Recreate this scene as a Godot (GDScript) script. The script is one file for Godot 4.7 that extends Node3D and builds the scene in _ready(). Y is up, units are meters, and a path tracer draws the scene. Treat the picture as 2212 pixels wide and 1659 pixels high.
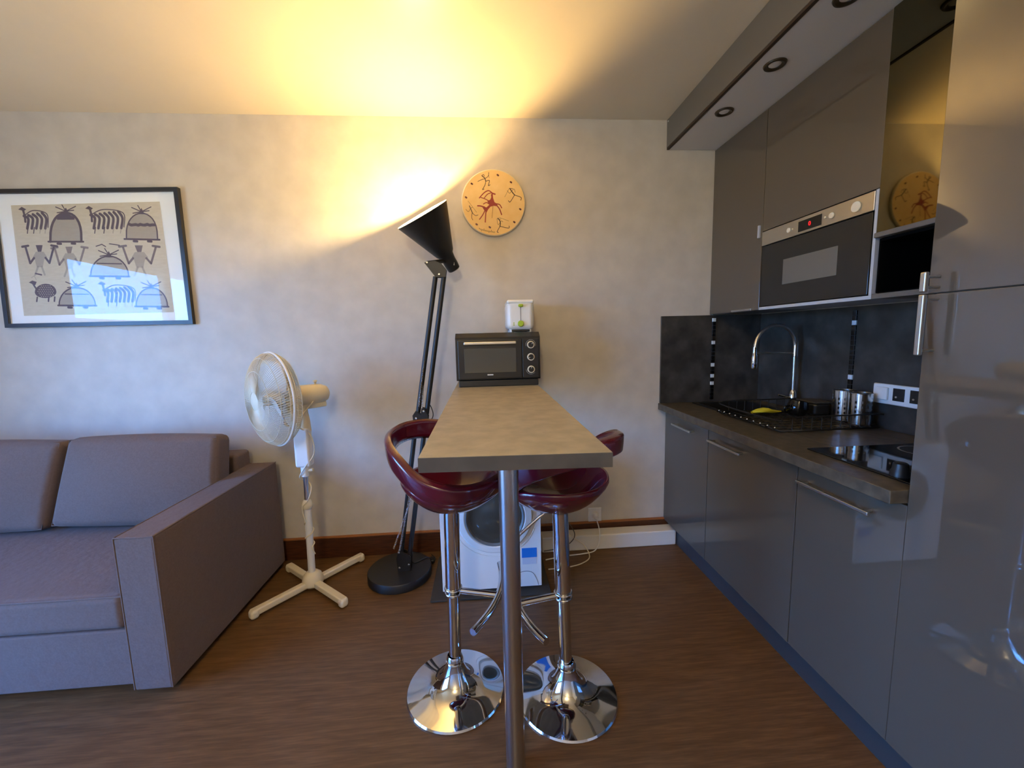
extends Node3D
# One-room flat: bar table with two stools, kitchen run on the right, sofa, fan and arm lamp on the left.

const CEIL := 2.6
const LEFT := -3.4
const RIGHT := 1.78
const REAR := 4.3

var org := Vector3.ZERO
var mats := {}
var used := {}


# ---------------------------------------------------------------- geometry
class Sh:
	var v := PackedVector3Array()
	var n := PackedVector3Array()
	var t := PackedVector2Array()

	func tri(a: Vector3, b: Vector3, c: Vector3, na: Vector3, nb: Vector3, nc: Vector3, ta := Vector2.ZERO, tb := Vector2.ZERO, tc := Vector2.ZERO) -> void:
		if (b - a).cross(c - a).dot(na + nb + nc) > 0.0:
			v.append_array([a, c, b]); n.append_array([na, nc, nb]); t.append_array([ta, tc, tb])
		else:
			v.append_array([a, b, c]); n.append_array([na, nb, nc]); t.append_array([ta, tb, tc])

	func quad(a: Vector3, b: Vector3, c: Vector3, d: Vector3, na: Vector3, nb: Vector3, nc: Vector3, nd: Vector3) -> void:
		tri(a, b, c, na, nb, nc)
		tri(a, c, d, na, nc, nd)

	func mesh(o: Vector3) -> ArrayMesh:
		var p := PackedVector3Array()
		p.resize(v.size())
		for i in v.size():
			p[i] = v[i] - o
		var a := []
		a.resize(Mesh.ARRAY_MAX)
		a[Mesh.ARRAY_VERTEX] = p
		a[Mesh.ARRAY_NORMAL] = n
		a[Mesh.ARRAY_TEX_UV] = t
		var m := ArrayMesh.new()
		m.add_surface_from_arrays(Mesh.PRIMITIVE_TRIANGLES, a)
		return m


func box(s: Sh, c: Vector3, size: Vector3, b := 0.003, xf := Transform3D.IDENTITY, k := 1, bulge := Vector3.ZERO) -> Sh:
	# a box with rounded edges; bulge swells the faces
	var h := size * 0.5
	b = minf(b, minf(h.x, minf(h.y, h.z)) * 0.98)
	var mid := 8 if bulge != Vector3.ZERO else 1
	for ax in 3:
		for sg in [-1.0, 1.0]:
			var u := (ax + 1) % 3
			var w := (ax + 2) % 3
			var gu := _ticks(h[u], b, k, mid)
			var gw := _ticks(h[w], b, k, mid)
			var P := []
			for i in gu.size():
				var row := []
				for j in gw.size():
					var p := Vector3.ZERO
					p[ax] = h[ax] * sg
					p[u] = gu[i]
					p[w] = gw[j]
					var q := Vector3(clampf(p.x, -h.x + b, h.x - b), clampf(p.y, -h.y + b, h.y - b), clampf(p.z, -h.z + b, h.z - b))
					var nn := (p - q).normalized()
					p = q + nn * b
					if mid > 1:
						var f := Vector3(1.0 - pow(p.x / h.x, 2), 1.0 - pow(p.y / h.y, 2), 1.0 - pow(p.z / h.z, 2))
						var d := Vector3(bulge.x * f.y * f.z * p.x / h.x, bulge.y * f.x * f.z * p.y / h.y, bulge.z * f.x * f.y * p.z / h.z)
						if ax == 2:
							nn = (nn + Vector3(2.0 * bulge.z * p.x / (h.x * h.x) * f.y, 2.0 * bulge.z * p.y / (h.y * h.y) * f.x, 0)).normalized()
						p += d
					row.append([xf * (p + c), (xf.basis * nn).normalized()])
				P.append(row)
			for i in gu.size() - 1:
				for j in gw.size() - 1:
					var a = P[i][j]
					var bb = P[i + 1][j]
					var cc = P[i + 1][j + 1]
					var dd = P[i][j + 1]
					s.quad(a[0], bb[0], cc[0], dd[0], a[1], bb[1], cc[1], dd[1])
	return s


func _ticks(h: float, b: float, k: int, mid: int) -> Array:
	var r := []
	for i in k + 1:
		r.append(-h + b * (1.0 - cos(PI / 2 * i / k)) if k > 1 else -h + b * i)
	for i in range(1, mid):
		r.append(lerpf(-h + b, h - b, float(i) / mid))
	for i in k + 1:
		r.append(h - b * (1.0 - cos(PI / 2 * (k - i) / k)) if k > 1 else h - b * (k - i))
	return r


func span(s: Sh, a: Vector3, b: Vector3, bev := 0.003, k := 1) -> Sh:
	return box(s, (a + b) * 0.5, (b - a).abs(), bev, Transform3D.IDENTITY, k)


func frame_to(at: Vector3, y: Vector3) -> Transform3D:
	# local y axis along the given direction
	y = y.normalized()
	var x := Vector3.UP.cross(y) if absf(y.y) < 0.95 else Vector3.RIGHT.cross(y)
	x = x.normalized()
	return Transform3D(Basis(x, y, x.cross(y)), at)


func lathe(s: Sh, prof: Array, seg := 32, xf := Transform3D.IDENTITY, sharp := 40.0) -> Sh:
	var m := prof.size()
	var sn := []
	for i in m - 1:
		var d: Vector2 = prof[i + 1] - prof[i]
		sn.append(Vector2(d.y, -d.x).normalized())
	for i in m - 1:
		var na: Vector2 = sn[i]
		var nb: Vector2 = sn[i]
		if i > 0 and absf(sn[i - 1].angle_to(sn[i])) < deg_to_rad(sharp):
			na = (sn[i - 1] + sn[i]).normalized()
		if i < m - 2 and absf(sn[i + 1].angle_to(sn[i])) < deg_to_rad(sharp):
			nb = (sn[i + 1] + sn[i]).normalized()
		var p0: Vector2 = prof[i]
		var p1: Vector2 = prof[i + 1]
		for j in seg:
			var a := TAU * j / seg
			var b := TAU * (j + 1) / seg
			var ca := Vector3(cos(a), 0, sin(a))
			var cb := Vector3(cos(b), 0, sin(b))
			var y := Vector3.UP
			var B := xf.basis
			s.quad(xf * (ca * p0.x + y * p0.y), xf * (cb * p0.x + y * p0.y), xf * (cb * p1.x + y * p1.y), xf * (ca * p1.x + y * p1.y),
				B * (ca * na.x + y * na.y), B * (cb * na.x + y * na.y), B * (cb * nb.x + y * nb.y), B * (ca * nb.x + y * nb.y))
	return s


func cyl(s: Sh, a: Vector3, b: Vector3, r: float, seg := 20, bev := 0.002, r2 := -1.0) -> Sh:
	var l := (b - a).length()
	var q := r if r2 < 0.0 else r2
	bev = minf(bev, minf(minf(r, q) * 0.5, l * 0.4))
	return lathe(s, [Vector2(0, 0), Vector2(r - bev, 0), Vector2(r, bev), Vector2(q, l - bev), Vector2(q - bev, l), Vector2(0, l)], seg, frame_to(a, b - a))


func smooth_path(p: Array, k := 6, closed := false) -> Array:
	var r := []
	var m := p.size()
	var last := m if closed else m - 1
	for i in last:
		var p0: Vector3 = p[(i - 1 + m) % m] if closed else p[maxi(i - 1, 0)]
		var p1: Vector3 = p[i]
		var p2: Vector3 = p[(i + 1) % m]
		var p3: Vector3 = p[(i + 2) % m] if closed else p[mini(i + 2, m - 1)]
		for j in k:
			r.append(p1.cubic_interpolate(p2, p0, p3, float(j) / k))
	if not closed:
		r.append(p[m - 1])
	return r


func tube(s: Sh, pts: Array, r: float, sides := 8, closed := false, flat := 1.0) -> Sh:
	var m := pts.size()
	var rings := []
	var prev := Vector3.ZERO
	for i in m:
		var d: Vector3
		if closed:
			d = pts[(i + 1) % m] - pts[(i - 1 + m) % m]
		else:
			d = pts[mini(i + 1, m - 1)] - pts[maxi(i - 1, 0)]
		d = d.normalized()
		if prev == Vector3.ZERO:
			prev = (Vector3.UP if absf(d.y) < 0.9 else Vector3.RIGHT)
		prev = (prev - d * prev.dot(d)).normalized()
		var w := d.cross(prev)
		var ring := []
		for j in sides:
			var a := TAU * j / sides
			var nn := prev * cos(a) + w * sin(a)
			ring.append([pts[i] + (prev * cos(a) * flat + w * sin(a)) * r, nn])
		rings.append(ring)
	for i in (m if closed else m - 1):
		var A = rings[i]
		var B = rings[(i + 1) % m]
		for j in sides:
			var q := (j + 1) % sides
			s.quad(A[j][0], A[q][0], B[q][0], B[j][0], A[j][1], A[q][1], B[q][1], B[j][1])
	if not closed:
		for e in [0, m - 1]:
			var nn: Vector3 = (pts[e] - pts[1 if e == 0 else m - 2]).normalized()
			for j in sides:
				s.tri(pts[e], rings[e][j][0], rings[e][(j + 1) % sides][0], nn, nn, nn)
	return s


func rod(s: Sh, a: Vector3, b: Vector3, r: float, sides := 10) -> Sh:
	return tube(s, [a, b], r, sides)


func prism(s: Sh, pts: Array, xf: Transform3D, depth: float) -> Sh:
	# a polygon in local x/y, extruded from z = 0 to depth
	var pk := PackedVector2Array(pts)
	var idx := Geometry2D.triangulate_polygon(pk)
	var sgn := 1.0
	var area := 0.0
	for i in pk.size():
		area += pk[i].cross(pk[(i + 1) % pk.size()])
	sgn = signf(area)
	for z in [0.0, depth]:
		var nn := xf.basis * Vector3(0, 0, -1.0 if z == 0.0 else 1.0) * signf(depth)
		for i in range(0, idx.size(), 3):
			var q := []
			for j in 3:
				var p := pk[idx[i + j]]
				q.append(xf * Vector3(p.x, p.y, z))
			s.tri(q[0], q[1], q[2], nn, nn, nn)
	for i in pk.size():
		var a := pk[i]
		var b := pk[(i + 1) % pk.size()]
		var e := (b - a).normalized()
		var nn := xf.basis * Vector3(e.y, -e.x, 0) * sgn
		s.quad(xf * Vector3(a.x, a.y, 0), xf * Vector3(b.x, b.y, 0), xf * Vector3(b.x, b.y, depth), xf * Vector3(a.x, a.y, depth), nn, nn, nn, nn)
	return s


func grid(s: Sh, P: Array, wu := false, wv := false, flip := 1.0) -> Sh:
	# a net of points; normals from the neighbours
	var nu := P.size()
	var nv: int = P[0].size()
	var N := []
	for i in nu:
		var row := []
		for j in nv:
			var du: Vector3 = P[(i + 1) % nu if wu else mini(i + 1, nu - 1)][j] - P[(i - 1 + nu) % nu if wu else maxi(i - 1, 0)][j]
			var dv: Vector3 = P[i][(j + 1) % nv if wv else mini(j + 1, nv - 1)] - P[i][(j - 1 + nv) % nv if wv else maxi(j - 1, 0)]
			row.append(du.cross(dv).normalized() * flip)
		N.append(row)
	for i in (nu if wu else nu - 1):
		for j in (nv if wv else nv - 1):
			var a := (i + 1) % nu
			var b := (j + 1) % nv
			s.quad(P[i][j], P[a][j], P[a][b], P[i][b], N[i][j], N[a][j], N[a][b], N[i][b])
	return s


func sheet(s: Sh, a: Vector3, b: Vector3, c: Vector3, d: Vector3) -> Sh:
	# a printed face: a lower left, b lower right, c upper right, d upper left
	var nn := (b - a).cross(d - a).normalized()
	s.tri(a, b, c, nn, nn, nn, Vector2(0, 1), Vector2(1, 1), Vector2(1, 0))
	s.tri(a, c, d, nn, nn, nn, Vector2(0, 1), Vector2(1, 0), Vector2(0, 0))
	return s


# ---------------------------------------------------------------- nodes
func numbered(called: String) -> String:
	if not used.has(called):
		used[called] = 0
		return called
	used[called] += 1
	return "%s_%03d" % [called, used[called]]


func thing(called: String, label: String, category: String, at := Vector3.ZERO, group := "") -> Node3D:
	var o := Node3D.new()
	o.name = numbered(called)
	add_child(o)
	o.position = at
	o.set_meta("label", label)
	o.set_meta("category", category)
	if group:
		o.set_meta("group", group)
	org = at
	return o


func part(called: String, s: Sh, m: Material, under: Node3D, label := "") -> MeshInstance3D:
	var o := MeshInstance3D.new()
	o.name = called
	o.mesh = s.mesh(org)
	o.material_override = m
	under.add_child(o, true)
	if label:
		o.set_meta("label", label)
	return o


func single(called: String, s: Sh, m: Material, label: String, category: String, at: Vector3, group := "") -> MeshInstance3D:
	var o := MeshInstance3D.new()
	o.name = numbered(called)
	o.mesh = s.mesh(at)
	o.material_override = m
	o.position = at
	add_child(o)
	o.set_meta("label", label)
	o.set_meta("category", category)
	if group:
		o.set_meta("group", group)
	return o


func struct(called: String, s: Sh, m: Material, label: String, category := "") -> MeshInstance3D:
	var o := MeshInstance3D.new()
	o.name = called
	org = Vector3.ZERO
	o.mesh = s.mesh(org)
	o.material_override = m
	add_child(o)
	o.set_meta("kind", "structure")
	o.set_meta("label", label)
	o.set_meta("category", category if category else called.split("_")[0])
	return o


func stuff(o: Node3D) -> void:
	o.set_meta("kind", "stuff")


# ---------------------------------------------------------------- materials
func rgb8(r: int, g: int, b: int) -> Color:
	return Color8(r, g, b)


func mat(called: String, c: Color, rough := 0.5, metal := 0.0, spec := 0.5) -> StandardMaterial3D:
	if mats.has(called):
		return mats[called]
	var m := StandardMaterial3D.new()
	m.resource_name = called
	m.albedo_color = c
	m.roughness = rough
	m.metallic = metal
	m.metallic_specular = spec
	mats[called] = m
	return m


func noise_tex(freq: float, seed_: int, lo: Color, hi: Color, size := 512, kind := FastNoiseLite.TYPE_SIMPLEX_SMOOTH, oct := 4, normal := false) -> NoiseTexture2D:
	var f := FastNoiseLite.new()
	f.noise_type = kind
	f.seed = seed_
	f.frequency = freq
	f.fractal_octaves = oct
	var t := NoiseTexture2D.new()
	t.width = size
	t.height = size
	t.seamless = true
	t.noise = f
	if not normal:
		var g := Gradient.new()
		g.set_color(0, lo)
		g.set_color(1, hi)
		t.color_ramp = g
	return t


func tri_map(m: StandardMaterial3D, scale: Vector3, world := true) -> void:
	m.uv1_triplanar = true
	m.uv1_world_triplanar = world
	m.uv1_triplanar_sharpness = 8.0
	m.uv1_scale = scale


func make_materials() -> void:
	var w := mat("wall plaster", rgb8(208, 199, 184), 0.42, 0.0, 0.42)
	w.albedo_texture = noise_tex(0.012, 3, Color(0.93, 0.93, 0.93), Color(1, 1, 1))
	w.heightmap_enabled = true
	w.heightmap_texture = noise_tex(0.011, 8, Color.BLACK, Color.WHITE, 512, FastNoiseLite.TYPE_SIMPLEX, 5)
	w.heightmap_scale = 0.1
	tri_map(w, Vector3.ONE * 0.9)
	var c := mat("ceiling paint", rgb8(230, 214, 186), 0.36, 0.0, 0.45)
	c.albedo_texture = noise_tex(0.01, 5, Color(0.97, 0.97, 0.97), Color(1, 1, 1), 256)
	tri_map(c, Vector3.ONE * 0.4)
	var f := mat("floor vinyl wood", rgb8(126, 92, 58), 0.42, 0.0, 0.4)
	f.albedo_texture = noise_tex(0.016, 21, Color(0.78, 0.76, 0.74), Color(1.0, 0.99, 0.98), 1024, FastNoiseLite.TYPE_SIMPLEX, 5)
	f.detail_enabled = true
	f.detail_blend_mode = BaseMaterial3D.BLEND_MODE_MUL
	f.detail_uv_layer = BaseMaterial3D.DETAIL_UV_1
	f.detail_albedo = noise_tex(0.05, 77, Color(0.84, 0.83, 0.82), Color(1, 1, 1), 1024, FastNoiseLite.TYPE_SIMPLEX, 5)
	f.roughness_texture = noise_tex(0.03, 31, Color(0.8, 0.8, 0.8), Color(1, 1, 1), 512)
	tri_map(f, Vector3(0.17, 1.0, 2.2))
	var skirt := mat("brown baseboard wood", rgb8(96, 52, 28), 0.38)
	skirt.albedo_texture = noise_tex(0.03, 11, Color(0.6, 0.6, 0.6), Color(1, 1, 1), 512)
	tri_map(skirt, Vector3(0.5, 6, 6))
	var fab := mat("grey sofa fabric", rgb8(116, 98, 90), 0.95, 0.0, 0.2)
	fab.albedo_texture = noise_tex(0.25, 4, Color(0.92, 0.92, 0.92), Color(1, 1, 1), 512, FastNoiseLite.TYPE_VALUE, 2)
	fab.heightmap_enabled = true
	fab.heightmap_texture = noise_tex(0.02, 14, Color.BLACK, Color.WHITE, 512)
	fab.heightmap_scale = 0.15
	fab.rim_enabled = true
	fab.rim = 0.35
	fab.rim_tint = 0.5
	tri_map(fab, Vector3.ONE * 1.7, false)
	var conc := mat("lamplit laminate top", rgb8(182, 168, 138), 0.42, 0.0, 0.45)  # bar top colour lightened to carry the lamp bounce from the ceiling
	conc.albedo_texture = noise_tex(0.014, 9, Color(0.86, 0.86, 0.86), Color(1, 1, 1), 512, FastNoiseLite.TYPE_SIMPLEX, 5)
	tri_map(conc, Vector3(1.4, 1.4, 1.4))
	var edge := mat("shaded laminate edge", rgb8(80, 74, 65), 0.5)  # same laminate, darkened: the shade on the front edge is in the colour
	edge.albedo_texture = conc.albedo_texture
	tri_map(edge, Vector3(1.4, 1.4, 1.4))
	var wt := mat("dark worktop laminate", rgb8(98, 90, 77), 0.38, 0.0, 0.45)
	wt.albedo_texture = noise_tex(0.02, 19, Color(0.7, 0.7, 0.7), Color(1, 1, 1), 512, FastNoiseLite.TYPE_SIMPLEX, 5)
	tri_map(wt, Vector3.ONE * 1.5)
	var bs := mat("slate backsplash", rgb8(78, 74, 68), 0.38, 0.0, 0.45)
	bs.albedo_texture = noise_tex(0.01, 29, Color(0.6, 0.6, 0.6), Color(1, 1, 1), 512, FastNoiseLite.TYPE_SIMPLEX, 5)
	tri_map(bs, Vector3.ONE * 1.2)
	mat("grey lacquer", rgb8(86, 77, 66), 0.025, 0.0, 0.65)
	mat("grey satin panel", rgb8(104, 98, 90), 0.4)
	mat("grey plinth", rgb8(58, 58, 58), 0.35)
	mat("soffit white", rgb8(214, 206, 196), 0.6)
	mat("dark brown groove", rgb8(50, 34, 22), 0.6)
	mat("carcass edge", rgb8(176, 180, 186), 0.35)
	mat("black void", rgb8(12, 12, 12), 0.9, 0.0, 0.1)
	mat("black glass", rgb8(14, 14, 15), 0.04)
	mat("microwave glass", rgb8(34, 33, 31), 0.06)
	mat("microwave screen", rgb8(104, 100, 92), 0.25)
	mat("tinted mirror", Color(0.42, 0.4, 0.32), 0.03, 1.0)
	mat("brushed steel", rgb8(196, 194, 190), 0.28, 1.0)
	mat("satin steel", rgb8(216, 212, 206), 0.2, 1.0)
	mat("chrome", rgb8(214, 214, 216), 0.05, 1.0)
	mat("dull chrome", rgb8(214, 214, 214), 0.28, 1.0)
	var bur := mat("burgundy plastic", rgb8(84, 13, 33), 0.2, 0.0, 0.5)
	bur.clearcoat_enabled = true
	bur.clearcoat = 0.8
	bur.clearcoat_roughness = 0.05
	mat("white plastic", rgb8(228, 226, 220), 0.35)
	mat("cream plastic", rgb8(226, 214, 186), 0.38)
	mat("white enamel", rgb8(236, 232, 222), 0.25)
	mat("white paint", rgb8(226, 220, 206), 0.45)
	mat("black metal", rgb8(26, 24, 22), 0.45)
	mat("black plastic", rgb8(24, 24, 24), 0.4)
	mat("oven black", rgb8(30, 28, 26), 0.28)
	mat("oven window", rgb8(78, 72, 58), 0.12)
	mat("lime plastic", rgb8(168, 190, 40), 0.4)
	mat("white lining", rgb8(240, 232, 214), 0.6)
	mat("rubber mat", rgb8(58, 52, 42), 0.8)
	mat("picture frame black", rgb8(36, 36, 40), 0.35)
	mat("passepartout", rgb8(250, 250, 244), 0.8)
	mat("blue sticker", rgb8(20, 120, 205), 0.5)
	mat("pale sticker", rgb8(205, 208, 214), 0.5)
	mat("yellow cloth", rgb8(214, 206, 50), 0.7)
	mat("washer glass", rgb8(74, 67, 56), 0.08)
	mat("grey seal", rgb8(120, 120, 118), 0.4)
	mat("grey cable", rgb8(90, 88, 84), 0.5)
	mat("oak edge", rgb8(150, 92, 44), 0.5)
	mat("bronze ring", rgb8(62, 52, 38), 0.35, 0.5)
	mat("frosted bulb", rgb8(214, 204, 192), 0.3)
	mat("silver tile", rgb8(226, 234, 234), 0.12, 0.15)
	mat("black tile", rgb8(14, 14, 14), 0.12)
	var g := mat("clear pane", Color(1, 1, 1, 0.04), 0.02)
	g.transparency = BaseMaterial3D.TRANSPARENCY_ALPHA
	var pg := mat("picture glass", Color(1, 1, 1, 0.03), 0.02, 0.0, 0.3)
	pg.transparency = BaseMaterial3D.TRANSPARENCY_ALPHA
	var og := mat("opal fill globe", rgb8(250, 244, 232), 0.4)  # glowing shell of the added fill lamp
	og.emission_enabled = true
	og.emission = Color(1.0, 0.93, 0.8)
	og.emission_energy_multiplier = 3.0
	var b := mat("glowing bulb", Color(1, 0.95, 0.85), 0.4)
	b.emission_enabled = true
	b.emission = Color(1.0, 0.86, 0.6)
	b.emission_energy_multiplier = 6.0
	var d := mat("red display digit", rgb8(255, 40, 50), 0.4)
	d.emission_enabled = true
	d.emission = Color(1.0, 0.08, 0.12)
	d.emission_energy_multiplier = 1.2
	var pr := mat("cloth print", Color.WHITE, 0.85)
	pr.albedo_texture = ImageTexture.create_from_image(print_image())
	var ck := mat("painted clock face", Color.WHITE, 0.45)
	ck.albedo_texture = ImageTexture.create_from_image(clock_image())


# ---------------------------------------------------------------- drawn prints
func stroke(im: Image, pts: Array, width: float, c: Color) -> void:
	for i in pts.size() - 1:
		var a: Vector2 = pts[i]
		var b: Vector2 = pts[i + 1]
		var r := width * 0.5
		for y in range(maxi(0, int(minf(a.y, b.y) - r - 1)), mini(im.get_height(), int(maxf(a.y, b.y) + r + 2))):
			for x in range(maxi(0, int(minf(a.x, b.x) - r - 1)), mini(im.get_width(), int(maxf(a.x, b.x) + r + 2))):
				var p := Vector2(x, y)
				var q := Geometry2D.get_closest_point_to_segment(p, a, b)
				var k := clampf(r + 0.5 - p.distance_to(q), 0.0, 1.0) * c.a
				if k > 0.0:
					im.set_pixel(x, y, im.get_pixel(x, y).lerp(Color(c.r, c.g, c.b), k))


func fill(im: Image, pts: Array, c: Color) -> void:
	var lo := 1e9
	var hi := -1e9
	for p in pts:
		lo = minf(lo, p.y)
		hi = maxf(hi, p.y)
	for y in range(maxi(0, int(lo)), mini(im.get_height(), int(hi) + 1)):
		var xs := []
		for i in pts.size():
			var a: Vector2 = pts[i]
			var b: Vector2 = pts[(i + 1) % pts.size()]
			if (a.y <= y) != (b.y <= y):
				xs.append(a.x + (y - a.y) / (b.y - a.y) * (b.x - a.x))
		xs.sort()
		for i in range(0, xs.size() - 1, 2):
			for x in range(maxi(0, int(xs[i])), mini(im.get_width(), int(xs[i + 1]) + 1)):
				im.set_pixel(x, y, im.get_pixel(x, y).lerp(Color(c.r, c.g, c.b), c.a))


func pp(a: Array, f: Callable) -> Array:
	var r := []
	for i in range(0, a.size(), 2):
		r.append(f.call(float(a[i]), float(a[i + 1])))
	return r


func curve2(p: Array) -> Array:
	var r := []
	for i in p.size() - 1:
		var a: Vector2 = p[maxi(i - 1, 0)]
		var b: Vector2 = p[mini(i + 2, p.size() - 1)]
		for j in 6:
			r.append(p[i].cubic_interpolate(p[i + 1], a, b, j / 6.0))
	r.append(p[p.size() - 1])
	return r


func clock_image() -> Image:
	var n := 640
	var im := Image.create(n, n, false, Image.FORMAT_RGB8)
	var f := FastNoiseLite.new()
	f.seed = 6
	f.frequency = 0.008
	for y in n:
		for x in n:
			var k := f.get_noise_2d(x, y) * 0.5 + 0.5
			im.set_pixel(x, y, rgb8(240, 204, 138).lerp(rgb8(232, 190, 116), k))
	var at := func(x, y): return Vector2((x - 787.0) / 640.0 * 0.5 + 0.5, (y - 807.0) / 700.0 * 0.5 + 0.5) * n
	var red := rgb8(146, 40, 24)
	var ink := rgb8(70, 42, 22)
	var thin := Color(rgb8(96, 70, 30), 0.8)
	for d in [[890, 215], [1155, 365], [1335, 945], [1205, 1225], [695, 1335], [425, 1270], [228, 690], [355, 400]]:
		stroke(im, pp([d[0] - 8, d[1] - 6, d[0] + 8, d[1] + 6], at), 17, rgb8(84, 26, 20))
	# horned animal in the middle
	fill(im, pp([545, 880, 640, 905, 700, 850, 660, 770, 720, 740, 745, 690, 740, 630, 775, 600, 780, 700, 805, 790, 860, 830, 870, 880, 790, 870, 720, 890, 670, 950, 640, 1010, 600, 980], at), red)
	for l in [[[460, 870, 520, 875, 600, 900], 13], [[610, 960, 560, 1060, 490, 1160], 10], [[628, 970, 615, 1090, 605, 1220], 11], [[840, 850, 905, 940, 945, 1060], 11], [[830, 825, 910, 845, 950, 915], 10],
			[[760, 600, 820, 620], 14], [[760, 590, 690, 545, 600, 590, 500, 700], 10], [[745, 590, 670, 620, 600, 700], 8], [[530, 690, 620, 725, 700, 770], 8], [[580, 830, 640, 800, 690, 830], 9]]:
		stroke(im, curve2(pp(l[0], at)), l[1], red)
	# running hunters
	for l in [[[570, 235, 620, 280, 640, 345], 9], [[480, 350, 560, 310, 620, 290, 690, 240, 705, 160], 5], [[640, 345, 620, 430, 570, 520, 600, 510], 6], [[645, 345, 715, 330, 690, 435, 725, 420], 6], [[560, 225, 600, 205, 610, 240], 5], [[700, 180, 712, 280], 3],
			[[1130, 500, 1180, 580, 1225, 640], 10], [[1075, 545, 1120, 600, 1160, 560, 1215, 510, 1240, 585], 4], [[1225, 640, 1355, 690, 1350, 750], 6], [[1220, 645, 1130, 785, 1095, 760], 6], [[1120, 490, 1020, 680], 3], [[1140, 500, 1190, 500], 5],
			[[290, 870, 320, 950, 350, 1030], 8], [[215, 945, 265, 995, 310, 930, 350, 900], 4], [[345, 1025, 410, 1080, 460, 1065], 5], [[340, 1030, 330, 1120, 350, 1175], 5], [[265, 765, 435, 1010], 3],
			[[870, 1140, 915, 1220, 905, 1320], 10], [[850, 1150, 870, 1280, 930, 1200, 970, 1220], 4], [[905, 1315, 1080, 1355, 1095, 1310], 6], [[905, 1320, 845, 1430, 870, 1445], 6], [[890, 1120, 1090, 1200], 3], [[850, 1150, 930, 1160], 4]]:
		stroke(im, curve2(pp(l[0], at)), l[1], ink if l[1] > 4 else thin)
	# the signature along the lower edge
	var sg := []
	for i in 46:
		var k := i / 45.0
		sg.append_array([470 + 330 * k, 1345 + 100 * sqrt(k) + 16 * sin(i * 2.1) * (1.0 if i % 7 else 2.6)])
	stroke(im, pp(sg, at), 2.6, thin)
	return im


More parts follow.
